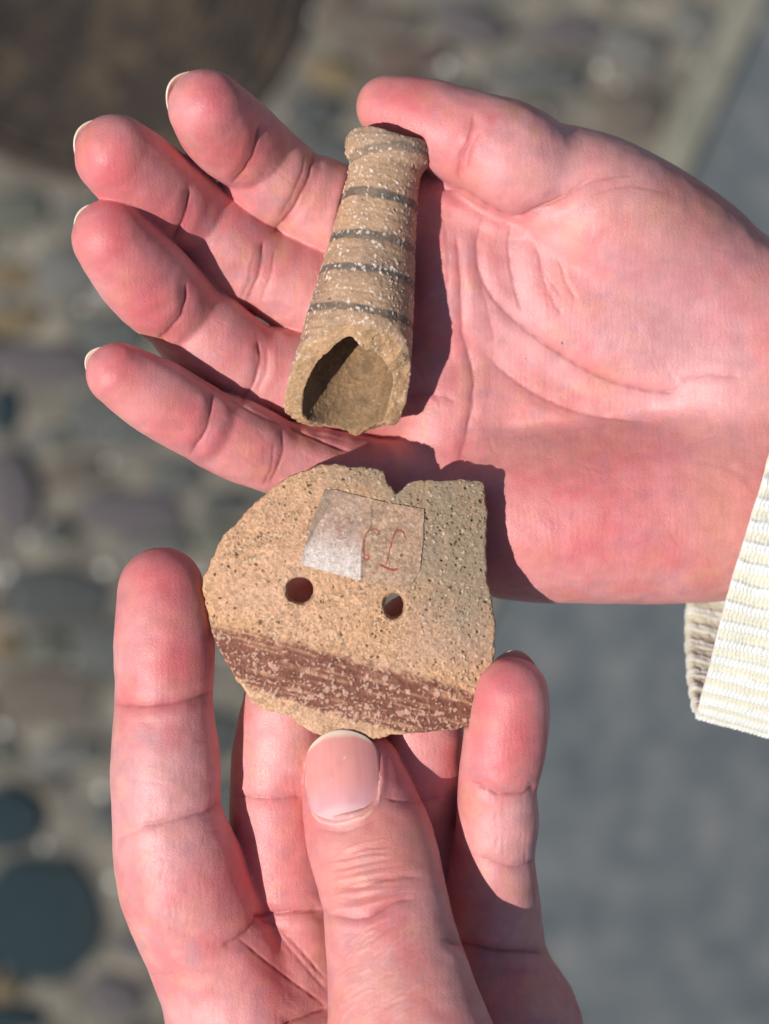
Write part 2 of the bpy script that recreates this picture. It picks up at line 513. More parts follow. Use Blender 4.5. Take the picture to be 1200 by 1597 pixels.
for size in (1.0, 0.75, 0.5, 0.34):
    for t in range(700):
        px, py = rg.uniform(-260, 1300), rg.uniform(-260, 1850)
        jx = 1165 - 0.45 * py
        rx, ry = rg.uniform(70, 118) * size, rg.uniform(42, 64) * size
        if px + rx > jx - 20: continue
        if math.hypot(px - COVER[0], py - COVER[1]) < COVER[2] + max(rx, ry) * 0.8: continue
        if all(((px - a) / (rx + c - 6)) ** 2 + ((py - b) / (ry + d - 4)) ** 2 > 1 for a, b, c, d in placed):
            put(px, py, rx, ry, rg.choice(kinds), rg.uniform(-14, 14))
        if len(placed) > 290: break
# the same paving further out, beyond the cobbles in view: one joined mass
far = list(placed); fv, ff = [], []
for t in range(2600):
    px, py = rg.uniform(-1300, 1900), rg.uniform(-1500, 2900)
    if -230 < px < 1290 and -230 < py < 1820: continue
    rx, ry = rg.uniform(60, 118), rg.uniform(40, 64)
    if px + rx > 1145 - 0.45 * py or math.hypot(px - COVER[0], py - COVER[1]) < COVER[2] + rx * 0.8: continue
    if all(((px - a) / (rx + c - 6)) ** 2 + ((py - b) / (ry + d - 4)) ** 2 > 1 for a, b, c, d in far):
        far.append((px, py, rx, ry)); x, y = gp(px, py); n0 = len(fv)
        me0 = rg.choice([m for k in ('slate', 'grey', 'brown') for m in SMESH[k]])
        fv += [(x + w.co.x * rx * GS, y + w.co.y * ry * GS, w.co.z * 0.011) for w in me0.vertices]
        ff += [tuple(n0 + i for i in p.vertices) for p in me0.polygons]
fs_ = flat_obj("outer_cobbles", fv, ff, SM['grey'], parent=pav, smooth_=True); fs_["kind"] = "stuff"
# small bright chips in the mortar (uncountable)
v, f = [], []
m_chip = ground_material("pale_grit", lin(200, 195, 182), lin(232, 228, 218), lin(248, 246, 240), 60, rough=0.15)
for k in range(1300):
    px, py = rg.uniform(-200, 1250), rg.uniform(-200, 1800)
    if px > 1150 - 0.45 * py: continue
    if math.hypot(px - COVER[0], py - COVER[1]) < COVER[2] + 8: continue
    x, y = gp(px, py); r = rg.uniform(0.0008, 0.0026) * (1.5 if rg.random() < 0.12 else 1); n = len(v)
    inside = [(a, b, c, d) for a, b, c, d in placed if ((px - a) / c) ** 2 + ((py - b) / d) ** 2 < 1]
    z0 = 0.011 if inside else 0.0005
    if inside and rg.random() < 0.75: continue
    for a in range(5):
        v.append((x + r * math.cos(a * 1.257) * rg.uniform(.7, 1.1), y + r * math.sin(a * 1.257) * rg.uniform(.7, 1.1), z0 - 0.002))
    v.append((x, y, z0 + r)); f += [(n + a, n + (a + 1) % 5, n + 5) for a in range(5)]
for k in range(230):
    px, py = rg.uniform(-200, 1250), rg.uniform(-200, 1800)
    if px > 1150 - 0.45 * py or math.hypot(px - COVER[0], py - COVER[1]) < COVER[2] + 14: continue
    if any(((px - a) / c) ** 2 + ((py - b) / d) ** 2 < 0.9 for a, b, c, d in placed): continue
    x, y = gp(px, py); r = rg.uniform(0.0022, 0.0042); n = len(v)
    for a in range(6):
        v.append((x + r * math.cos(a * 1.047) * rg.uniform(.7, 1.1), y + r * math.sin(a * 1.047) * rg.uniform(.7, 1.1), -0.001))
    for a in range(6):
        v.append((x + .7 * r * math.cos(a * 1.047 + .2), y + .7 * r * math.sin(a * 1.047 + .2), r * 0.8))
    f += [(n + a, n + (a + 1) % 6, n + 6 + (a + 1) % 6, n + 6 + a) for a in range(6)] + [tuple(range(n + 6, n + 12))]
ch = flat_obj("grit", v, f, m_chip)
tag(ch, "small pale stone chips scattered in the mortar", kind="stuff")

# round dark cover
cx, cy = gp(COVER[0], COVER[1]); R0 = COVER[2] * GS
cov_root = bpy.data.objects.new("manhole_cover", None); scene.collection.objects.link(cov_root); cov_root.location = (cx, cy, 0)
tag(cov_root, "round dark brown metal cover set flush among the cobblestones", "manhole cover")
M_IRON = ground_material("dark_iron", lin(26, 21, 17), lin(50, 40, 31), lin(92, 76, 56), 46, rough=0.55)
M_IRON.node_tree.nodes["Principled BSDF"].inputs["Roughness"].default_value = 0.8
def lathe(prof, n=96):
    v, f = [], []
    for r, z in prof:
        for k in range(n): v.append((r * math.cos(2 * math.pi * k / n), r * math.sin(2 * math.pi * k / n), z))
    for i in range(len(prof) - 1):
        for k in range(n): f.append((i * n + k, i * n + (k + 1) % n, (i + 1) * n + (k + 1) % n, (i + 1) * n + k))
    return v, f
pr = [(R0 - 0.012, -0.002), (R0 - 0.012, 0.009)]
r = R0 - 0.016
while r > 0.012:
    pr += [(r, 0.009), (r - 0.001, 0.0055), (r - 0.006, 0.0055), (r - 0.007, 0.009)]; r -= 0.015
pr += [(0.0005, 0.009)]
v, f = lathe(pr); flat_obj("cover_plate", v, f, M_IRON, parent=cov_root)
v, f = lathe([(R0, -0.002), (R0, 0.010), (R0 - 0.009, 0.010), (R0 - 0.009, -0.002)]); flat_obj("rim_frame", v, f, M_IRON, parent=cov_root)
for k in range(24):
    for rr_ in (R0 * 0.52, R0 * 0.8):
        a = 2 * math.pi * k / 24 + (0.13 if rr_ < R0 * 0.6 else 0)
        if rr_ < R0 * 0.6 and k % 2: continue
        e = 0.004
        st = flat_obj("stud", [(-e, -e, .008), (e, -e, .008), (e, e, .008), (-e, e, .008), (-e * .6, -e * .6, .0125), (e * .6, -e * .6, .0125), (e * .6, e * .6, .0125), (-e * .6, e * .6, .0125)],
                 [(4, 5, 6, 7), (0, 1, 5, 4), (1, 2, 6, 5), (2, 3, 7, 6), (3, 0, 4, 7)], M_IRON, (rr_ * math.cos(a), rr_ * math.sin(a), 0), cov_root)
# ------------------------------------------------------------------ flat pottery sherd
SH_PX = [(500,725),(525,723),(550,727),(570,727),(583,730),(599,735),(601,746),(606,758),(619,768),(629,763),(640,752),(658,749),(692,749),
         (717,747),(742,749),(755,753),(761,783),(762,825),(760,867),(761,904),(767,933),(773,971),(773,1017),(767,1054),(754,1087),
         (744,1117),(733,1131),(717,1138),(675,1141),(642,1143),(608,1147),(583,1151),(558,1150),(525,1148),(500,1146),(483,1140),
         (467,1127),(454,1119),(437,1112),(412,1106),(396,1096),(383,1077),(367,1058),(354,1033),(342,1012),(331,987),(325,958),
         (317,929),(316,904),(325,887),(333,867),(346,837),(367,817),(383,800),(408,775),(437,750),(467,735)]
SH_Z = 150.0
SH_XY = [q(x, y, SH_Z - 12)[:2] for x, y in SH_PX]
SH_C = q(545, 940, SH_Z)[:2]
SH_T = 40.0
def sherd_front(x, y):
    u = (x - SH_C[0]) * 0.966 - (y - SH_C[1]) * 0.26
    v = (x - SH_C[0]) * 0.26 + (y - SH_C[1]) * 0.966
    return SH_Z - u * u / 2400.0 - v * v / 2600.0 - v * 0.08
def poly_sdf(x, y, poly):
    d, _ = pl_dist(x, y, list(poly) + [poly[0]])
    ins = np.zeros(len(x), bool)
    n = len(poly)
    for i in range(n):
        x1, y1 = poly[i]; x2, y2 = poly[(i + 1) % n]
        c = (y1 > y) != (y2 > y)
        ins ^= c & (x < (x2 - x1) * (y - y1) / (y2 - y1 + 1e-12) + x1)
    return np.where(ins, -d, d)
def sherd_sdf(g, s=None):
    s = s or tuple(slice(0, int(n)) for n in g.n)
    gx, gy = np.meshgrid(g.ax[0][s[0]], g.ax[1][s[1]], indexing='ij')
    X, Y = gx.ravel().astype(float), gy.ravel().astype(float)
    p2 = poly_sdf(X, Y, SH_XY)
    P3 = np.stack([X, Y, X * 0], 1)
    p2 = p2 + vnoise(P3, 13, 5) * 1.3 + vnoise(P3, 5, 6) * 0.8
    zf = sherd_front(X, Y)
    sh = gx.shape
    return p2.reshape(sh).astype(F), zf.reshape(sh).astype(F), g.ax[2][s[2]][None, None, :]
HOLES = [(468, 921, 20.5, 20.0), (615, 945, 15.5, 19.0)]

def build_sherd():
    g = Grid((SH_C[0] - 250, SH_C[1] - 235, 40), (SH_C[0] + 250, SH_C[1] + 235, 170), 1.35)
    p2, zf, z = sherd_sdf(g)
    # the broken edge slopes a little and is rough
    edge = p2[:, :, None] + np.maximum(0, (zf[:, :, None] - z) - 8) * F(0.10)
    front = z - zf[:, :, None]
    back = (zf - F(SH_T))[:, :, None] - z
    D = smax(smax(edge, front, 4.0), back, 5.0).astype(F)
    gx, gy = np.meshgrid(g.ax[0], g.ax[1], indexing='ij')
    for (hx, hy, rx, ry) in HOLES:
        cx, cy = q(hx, hy, SH_Z)[:2]
        rr = np.sqrt(((gx - cx) / rx) ** 2 + ((gy - cy) / ry) ** 2)
        dist = (rr - 1) * min(rx, ry)
        depth = zf[:, :, None] - z
        hole = dist[:, :, None] - np.maximum(0, 7 - depth) * F(0.45) + np.abs(depth - 16) * 0.05
        D = smax(D, -hole.astype(F), 2.5)
    P, Q = surface_nets(g, D)
    P = smooth(P, Q, 1, 0.5)
    Nn = normals(P, Q)
    px, py = to_px(P)
    fr = sstep(0.55, 0.85, Nn[:, 2])
    # --- colour and relief of the front
    tan = lin(216, 170, 138); ochre = lin(212, 164, 122); olive = lin(140, 132, 112); pale = lin(226, 200, 168)
    dark = lin(92, 74, 58); band = lin(138, 86, 68); flake = lin(212, 170, 146); pinkish = lin(205, 160, 128)
    pk = lin(214, 164, 136)
    big = fbm(P, 90, 3, 11); mid = fbm(P, 22, 3, 12); fine = fbm(P, 6, 3, 13)
    col = tan + (ochre - tan) * np.clip(0.5 + big * 1.2, 0, 1)[:, None]
    col = col * (1 + 0.24 * mid + 0.34 * fine)[:, None]
    grit = vnoise(P, 3.4, 41) * 0.6 + vnoise(P, 2.0, 42) * 0.5
    gm = 0.20 + 0.28 * sstep(-0.4, 0.4, fbm(P, 45, 2, 43))
    col = col * (1.02 + 1.1 * gm * grit)[:, None]
    w = sstep(-0.05, 0.7, mid + 0.35 * fine)[:, None] * 0.35
    col = col + (pinkish * 0.9 - col) * w
    # greenish grey weathering in the upper right
    wo = sstep(540, 720, px + 0.35 * (900 - py) + 50 * mid) * sstep(1080, 860, py + 80 * big + 40 * mid) * (0.8 + 0.6 * mid + 0.4 * fine)
    wo = np.maximum(wo, sstep(800, 735, py) * sstep(440, 600, px) * 0.6)
    col = col + (olive - col) * np.clip(wo, 0, 0.7)[:, None]
    # painted dark band with torn edges
    tb, _ = pl_dist(px, py, [(300, 955), (331, 968), (467, 1002), (675, 1054), (790, 1092)])
    top = np.interp(px, [300, 331, 400, 467, 560, 675, 790], [955, 972, 985, 1003, 1028, 1058, 1096])
    bot = np.interp(px, [300, 354, 392, 467, 529, 600, 660, 790], [980, 1040, 1072, 1096, 1117, 1134, 1147, 1175])
    rag = vnoise(P, 9, 21) * 4 + vnoise(P, 4, 22) * 3
    inb = sstep(-5, 9, py - top + rag * 1.1) * sstep(3, -3, py - bot + rag)
    vb = (py - top) / (bot - top + 1e-6)
    Pw = warp(P, 5.0, 2.6)
    f1, id1 = worley(Pw, (7, 7, 7), 31)
    f2, id2 = worley(Pw, (12, 12, 12), 35)
    f3, id3 = worley(Pw, (4.4, 4.4, 4.4), 39)
    streak = vnoise(np.stack([px * 0.966 + py * 0.26, py * 0.966 - px * 0.26, P[:, 2]], 1), (60, 3.5, 20), 23)
    dens = 0.24 + 0.40 * sstep(0.3, 0.95, vb) * sstep(330, 480, px) + 0.25 * sstep(470, 360, px) * sstep(0.2, 0.7, vb)
    fl = inb * np.maximum((id1 < dens) * sstep(0.50, 0.34, f1 + 0.1 * fine), (id2 < dens * 0.5) * sstep(0.46, 0.34, f2 + 0.12 * fine))
    fl = np.maximum(fl, inb * (id3 < dens * 0.9) * sstep(0.5, 0.3, f3) * 0.9)
    bcol = band * (1 + 0.26 * streak + 0.2 * mid + 0.25 * fine)[:, None]
    col = col + (bcol - col) * (inb * np.clip(1 - 0.5 * sstep(0.1, 0.8, streak + 0.5 * mid) - 0.35 * sstep(0.35, 0.0, vb) * sstep(-0.2, 0.6, mid + fine), 0.3, 1))[:, None]
    col = col + (flake * (0.92 + 0.3 * id1)[:, None] - col) * (fl * 0.80)[:, None]
    # crumbs, pits and dark grains over the buff ground
    c1, ci = worley(Pw, 7.5, 51)
    c2, cj = worley(Pw, 4.6, 55)
    area = np.clip(0.35 + 0.5 * sstep(-0.3, 0.5, big) + 0.35 * wo, 0, 1) * (1 - inb) * (1 - 0.75 * sstep(0, 6, py - bot))
    area = area * (0.25 + 0.95 * sstep(-0.35, 0.25, fbm(P, 34, 3, 58)))
    pit = (ci < 0.32 * area) * sstep(0.36, 0.22, c1)
    crumb = (ci > 1 - 0.55 * area) * sstep(0.42, 0.30, c1)
    grain = (cj < 0.38 * area) * sstep(0.42, 0.25, c2)
    ring = np.exp(-((c1 - 0.36) / 0.07) ** 2) * (ci > 0.45) * area
    col = col + (dark - col) * (np.maximum(pit, grain * 0.75) * fr * 0.9)[:, None]
    col = col + (pale - col) * (crumb * fr * 0.6)[:, None]
    col = col * (1 - 0.34 * ring * fr)[:, None]
    c3, ck = worley(P, 30, 71)
    sp = (ck < 0.16) * sstep(0.16, 0.08, c3 + 0.05 * fine) * fr * (1 - inb)
    col = col + (dark * 0.7 - col) * (sp * 0.85)[:, None]
    # fracture faces
    col = np.where((fr < 0.5)[:, None], col * 0.8 + lin(190, 150, 110) * 0.12, col)
    back_f = sstep(-0.3, -0.8, Nn[:, 2])
    disp = fr * (0.9 * mid * (1 - inb) + 0.9 * fine + 0.7 * grit + 1.9 * fl + 1.3 * crumb - 2.6 * pit - 1.5 * grain - 0.9 * ring - 0.8 * inb + 0.4 * streak * inb - 1.6 * sp) \
        + (1 - fr) * (1.8 * fbm(P, 9, 3, 61) + 0.9 * fine)
    P = P + Nn * disp[:, None]
    org = (SH_C[0] * S, SH_C[1] * S, HZ + 100 * S)
    o = make_mesh("pottery_sherd", P, Q, CLAY, col, origin=org)
    tag(o, "flat buff pottery sherd with reddish brown band and two drilled holes, in the lower hand", "pottery sherd")
    # --- the clear label film with red handwritten numbers
    quad = [(506, 763), (524, 764), (600, 783), (662, 794), (661, 838), (655, 892), (640, 915), (606, 913), (563, 906), (515, 893), (468, 880), (476, 852), (488, 808)]
    step = 1.15
    gx, gy = np.meshgrid(np.arange(462, 668, step), np.arange(758, 920, step), indexing='ij')
    d = poly_sdf(gx.ravel(), gy.ravel(), quad).reshape(gx.shape)
    Z0 = SH_Z
    k = 1 - Z0 / DU
    X = (gx - 600) * k; Y = (798.5 - gy) * k
    rgh = np.stack([X.ravel(), Y.ravel(), X.ravel() * 0], 1)
    nz = (0.6 * fbm(rgh, 9, 3, 81)).reshape(X.shape)
    foldl, _ = pl_dist(gx.ravel(), gy.ravel(), [(524, 764), (480, 838), (468, 880)])
    foldl = foldl.reshape(X.shape)
    seam, _ = pl_dist(gx.ravel(), gy.ravel(), [(579, 790), (578, 820), (565, 850), (563, 906)]); seam = seam.reshape(X.shape)
    Zt = sherd_front(X, Y) + 1.9 + nz + 1.2 * np.exp(-(foldl / 3) ** 2) + 0.8 * np.exp(-(seam / 2) ** 2)
    ok = d < 0.6
    ids = np.full(X.shape, -1); ids[ok] = np.arange(ok.sum())
    a, b_, c_, e_ = ids[:-1, :-1], ids[:-1, 1:], ids[1:, 1:], ids[1:, :-1]
    m = (a >= 0) & (b_ >= 0) & (c_ >= 0) & (e_ >= 0)
    Qt = np.stack([a[m], b_[m], c_[m], e_[m]], 1)
    Pt = np.stack([X[ok], Y[ok], Zt[ok]], 1)
    gxo, gyo, dd = gx[ok], gy[ok], d[ok]
    Pn = np.stack([gxo, gyo, gxo * 0], 1)
    f_ = fbm(Pn, 6, 3, 82); m_ = fbm(Pn, 22, 2, 83)
    base = lin(190, 154, 126)
    left = sstep(566, 560, gxo) * (0.35 + 0.65 * sstep(790, 880, gyo))
    gr = vnoise(Pn, 3.4, 87) * 0.6 + vnoise(Pn, 2.0, 88) * 0.5
    ct = base * (1 + 0.36 * f_ + 0.2 * m_ + 0.3 * gr)[:, None]
    mauve = lin(196, 168, 156)
    ct = ct + (mauve * (1 + 0.16 * f_)[:, None] - ct) * (left * 0.75)[:, None]
    wht = left * sstep(815, 880, gyo + 0.25 * (520 - gxo) + 14 * m_) * np.clip(0.75 + 0.5 * f_, 0, 1)
    ct = ct + (lin(244, 230, 218) * (1 + 0.12 * gr)[:, None] - ct) * (wht * 0.85)[:, None]
    c1, ci = worley(Pn, 6.5, 84)
    ct = ct + (lin(110, 90, 76) - ct) * ((ci < 0.28) * sstep(0.4, 0.22, c1 + 0.3 * np.abs(gr)) * 0.6 * (0.3 + 0.7 * sstep(-0.2, 0.3, m_)))[:, None]
    ct = ct + (lin(232, 214, 196) - ct) * ((ci > 0.80) * sstep(0.45, 0.3, c1) * 0.5)[:, None]
    flap = sstep(4, -2, pl_dist(gxo, gyo, [(506, 763), (515, 764), (476, 845)])[0] - 5)
    ct = ct + (lin(140, 120, 98) - ct) * (flap * 0.55)[:, None]
    ct = ct + (lin(96, 76, 60) - ct) * (sstep(2.2, 0.2, -dd) * sstep(900, 860, gyo) * sstep(-0.1, 0.3, f_) * (0.04 + 0.88 * sstep(620, 540, gxo)) * 0.7)[:, None]
    ct = ct + (lin(120, 100, 84) - ct) * (np.exp(-(seam[ok] / 1.3) ** 2) * 0.5)[:, None]
    red = lin(166, 58, 44)
    def s8(pts): return [(460 + x * 220 / 1200.0, 750 + y * 170 / 927.0) for x, y in pts]
    strokes = [([(720, 450), (700, 462), (715, 435), (690, 412), (640, 418), (605, 445), (588, 520), (590, 600), (600, 665), (625, 672), (632, 640), (610, 632)], 1.7, 0.95),
               ([(950, 485), (935, 470), (925, 435), (895, 418), (862, 432), (840, 480), (815, 560), (800, 640), (778, 705)], 1.7, 1.0),
               ([(722, 715), (770, 738), (830, 760), (880, 752)], 2.0, 1.0), ([(735, 710), (800, 742), (870, 760)], 1.6, 0.9),
               ([(490, 345), (470, 350), (460, 322), (430, 312), (400, 335), (375, 350)], 1.7, 0.5),
               ([(420, 370), (400, 395), (350, 412), (385, 425), (400, 440), (380, 470), (350, 480), (400, 492), (440, 480)], 1.6, 0.55),
               ([(335, 345), (355, 370), (340, 400)], 1.4, 0.35)]
    wb = vnoise(Pn, 3.5, 86)
    for pts, w_, al in strokes:
        dd_, _ = pl_dist(gxo + 0.8 * wb, gyo + 0.8 * wb, spline2(s8(pts), 4))
        ct = ct + (red * (1 + 0.25 * wb)[:, None] - ct) * (sstep(w_, w_ * 0.35, dd_) * al * np.clip(0.85 + 0.4 * f_, 0, 1))[:, None]
    cc = np.hypot(gxo - 626.5, gyo - 866); ct = ct + (lin(70, 66, 72) - ct) * (sstep(3.6, 1.6, cc) * 0.85)[:, None]
    lb = make_mesh("label_film", Pt, Qt, FILM, ct, parent=o, origin=org)
    lb["label"] = "glossy label film with red handwritten number, peeling at its left edge"
    return o
build_sherd()
# ------------------------------------------------------------------ hollow pottery neck
TB_A = np.array(q(608, 221, 28)[:3]); TB_B = np.array(q(542, 624, 104)[:3])
TB_L = float(np.linalg.norm(TB_B - TB_A))
TB_T = (TB_B - TB_A) / TB_L                       # along the neck
TB_N = np.array([0, 0, 1.0]) - TB_T * TB_T[2]; TB_N /= np.linalg.norm(TB_N)   # facing the camera
TB_U = np.cross(TB_T, TB_N)                       # sideways
if TB_U[0] < 0: TB_U = -TB_U
def tb_r(t):
    return np.interp(t, [-12, 2, 14, 30, 45, 75, 110, 200, 300, 400, 500, 560], [64, 67, 67.5, 64, 55, 56, 59, 70, 82, 93, 101, 104])
def build_tube():
    g = Grid((-20, -115, -115), (TB_L + 110, 115, 115), 1.6)    # local: t, u, n
    t = g.ax[0][:, None, None]; u = g.ax[1][None, :, None]; n = g.ax[2][None, None, :]
    gp = np.stack(np.broadcast_arrays(t, u, n), -1).reshape(-1, 3)
    rad = np.sqrt(u * u + n * n)
    R = tb_r(g.ax[0]).astype(F)[:, None, None]
    out = (rad - R) * F(0.98)
    wall = np.interp(g.ax[0], [0, 40, 200, 450], [22, 24, 30, 32]).astype(F)[:, None, None]
    pr = 1.38
    radi = np.where(n > 0, (np.abs(u + 0.10 * n) ** pr + (np.abs(n) * 0.97) ** pr) ** (1 / pr), rad)
    inn = R - wall * (0.86 + 0.0 * n) - radi
    inn = np.where(t < 40, -(40 - t) - F(2) + inn * 0, inn)      # solid plug added in the narrow end to keep light out
    D = smax(out, inn, 2.0)
    # uneven rim cut across the plugged top end
    topc = -t + 3.0 + 4.0 * np.sin(np.arctan2(u, n) * 3 + 0.6)
    D = smax(D, topc.astype(F), 4.0)
    # oblique break at the bottom
    nn = n / 95.0; uu = u / 95.0
    cut = 330 + 20.0 * (-uu) + 0 * nn
    cut = F(TB_L) - 12.0 - 112.0 * nn - 46.0 * np.clip(uu, 0, 1.2) ** 1.5 + 10.0 * np.clip(-uu, 0, 1)
    cut = np.minimum(cut, F(TB_L) + 40 - 30 * np.clip(uu - 0.2, 0, 1))
    # a bite out of the far lip
    cut = cut - 8 * np.exp(-((uu - 0.08) / 0.12) ** 2) * sstep(0.1, -0.5, nn)
    lowp = np.stack(np.broadcast_arrays(t, u, n), -1)
    gpf = lowp.reshape(-1, 3)[:]
    D = D.astype(F)
    cut = cut + 5 * np.sin(np.arctan2(u, n) * 3.0 + 1.0) + 3 * np.sin(np.arctan2(u, n) * 7.0)
    cut = np.minimum(cut, F(TB_L) + 30 - 30 * np.clip(uu - 0.2, 0, 1) + 2 * np.sin(uu * 9))
    near = np.abs(t - cut) < 30
    rough = np.zeros(D.shape, F)
    sel = np.nonzero(near.ravel())[0]
    rough.ravel()[sel] = vnoise(gpf[sel], 22, 3) * 3.6 + vnoise(gpf[sel], 7, 4) * 1.3
    rr2 = rough
    D = smax(D, ((t - cut) * F(0.85) + rr2).astype(F), 2.5)
    P, Q = surface_nets(g, D)
    P = smooth(P, Q, 1, 0.5)
    Nl = normals(P, Q)
    T, U, Nn_ = P[:, 0], P[:, 1], P[:, 2]
    rr = np.hypot(U, Nn_)
    outer = sstep(0.3, 0.7, (Nl[:, 1] * U + Nl[:, 2] * Nn_) / (rr + 1e-6)) * (rr > tb_r(T) - 9)
    outer = outer.astype(float)
    buff = lin(200, 162, 128); grey = lin(162, 134, 112); gold = lin(172, 136, 100); white = lin(246, 226, 206); bandc = lin(92, 90, 84)
    big = fbm(P, 70, 3, 111); mid = fbm(P, 18, 3, 112); fine = fbm(P, 5, 3, 113)
    col = buff + (grey - buff) * np.clip(0.5 + 1.3 * big, 0, 1)[:, None]
    col = col * (1 + 0.16 * mid + 0.20 * fine)[:, None]
    # turning marks
    turn = vnoise(np.stack([T, U * 0.1, Nn_ * 0.1], 1), (4.5, 40, 40), 114)
    col = col * (1 + 0.05 * turn * outer)[:, None]
    bands = [(102, 8.0), (172, 7.5), (226, 6.5), (290, 6.0), (340, 4.0), (30, 7)]
    bm = np.zeros(len(P))
    for tt, w in bands:
        wv = 2.2 * vnoise(P, 40, int(tt)) + 1.6 * vnoise(P, 8, int(tt) + 1)
        a = {340: 0.45, 30: 0.65}.get(tt, 1.0)
        if tt == 30: wv = wv + 0.25 * U
        bm = np.maximum(bm, a * sstep(w + 1.5, w - 1.5, np.abs(T - tt + wv)))
    bm = bm * outer * np.clip(0.86 + 0.45 * mid, 0, 1)
    col = col + (bandc * (1 + 0.2 * fine)[:, None] - col) * (bm * 0.88)[:, None]
    Pw = warp(P, 5.0, 2.4); f1, i1 = worley(Pw, 9.2, 121); f2, i2 = worley(Pw, 5.0, 125)
    wp = np.maximum((i1 < 0.38) * sstep(0.38, 0.24, f1 + 0.06 * fine), (i2 < 0.26) * sstep(0.40, 0.24, f2))
    wp = wp * np.clip(0.85 + 0.9 * fbm(P, 30, 2, 119), 0.3, 1) * (0.7 + 0.3 * outer) * sstep(0.15, 0.5, outer + sstep(tb_r(T) - 40, tb_r(T) - 28, rr))
    col = col + (white - col) * (wp * 0.9)[:, None]
    dk = (i1 > 0.93) * sstep(0.36, 0.2, f1)
    col = col + (lin(84, 68, 52) - col) * (dk * 0.6)[:, None]
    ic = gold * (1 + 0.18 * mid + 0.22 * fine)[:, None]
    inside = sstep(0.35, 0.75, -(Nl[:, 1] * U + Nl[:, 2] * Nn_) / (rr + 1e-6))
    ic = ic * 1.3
    ic = ic + (lin(150, 118, 84) * (1 + 0.18 * mid + 0.2 * fine)[:, None] - ic) * inside[:, None]  # hollow's shade put into the colour: inner wall darker than the break
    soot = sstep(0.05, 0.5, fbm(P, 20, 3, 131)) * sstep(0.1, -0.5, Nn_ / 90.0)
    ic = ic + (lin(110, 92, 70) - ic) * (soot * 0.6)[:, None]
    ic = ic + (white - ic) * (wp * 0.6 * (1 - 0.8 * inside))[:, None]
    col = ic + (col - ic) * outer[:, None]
    disp = 0.8 * mid + 0.9 * fine + 1.3 * wp - 1.6 * dk + 0.5 * turn * outer - 0.5 * bm + (1 - outer) * (1.2 * fbm(P, 10, 3, 133))
    P = P + Nl * disp[:, None]
    W = TB_A + P[:, :1] * TB_T + P[:, 1:2] * TB_U + P[:, 2:3] * TB_N
    if np.dot(np.cross(TB_T, TB_U), TB_N) < 0: Q = Q[:, ::-1]
    org = (TB_A[0] * S, TB_A[1] * S, HZ)
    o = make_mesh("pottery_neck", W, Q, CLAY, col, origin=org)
    tag(o, "hollow tapering pottery neck with dark rings and broken open end, on the upper palm", "pottery neck")
build_tube()
# ------------------------------------------------------------------ hands
SK = lin(216, 148, 144); RED = lin(206, 88, 94); DEEP = lin(150, 54, 58); PALE = lin(230, 176, 172); TIP = lin(204, 84, 92); YEL = lin(212, 156, 126); MAUVE = lin(194, 140, 144)

def skin_finish(g, D, lines, items, name, org, base=SK):
    P, Q = surface_nets(g, D)
    P = smooth(P, Q, 3, 0.5)
    Nn = normals(P, Q)
    P = P + Nn * (1.6 * fbm(P, 60, 2, 7) + 0.5 * vnoise(P, 17, 8))[:, None]
    m1 = fbm(P, 55, 3, 15); m2 = fbm(P, 15, 2, 16); m3 = fbm(P, 32, 3, 17); m4 = fbm(P, 26, 3, 18)
    col = base * (1 + 0.06 * m2)[:, None]
    col = col + (RED - col) * (0.36 * sstep(-0.1, 0.5, m1))[:, None]
    col = col + (PALE - col) * (0.35 * sstep(0.0, 0.6, -m1))[:, None]
    col = col + (YEL - col) * (0.42 * sstep(0.0, 0.5, m3))[:, None]
    col = col + (MAUVE - col) * (0.55 * sstep(0.0, 0.5, m4))[:, None]
    col = blobs(P, col, items)
    P, col = carve(P, Nn, col, lines, DEEP)
    o = make_mesh(name, P, Q, SKIN, col, origin=org)
    return o, P

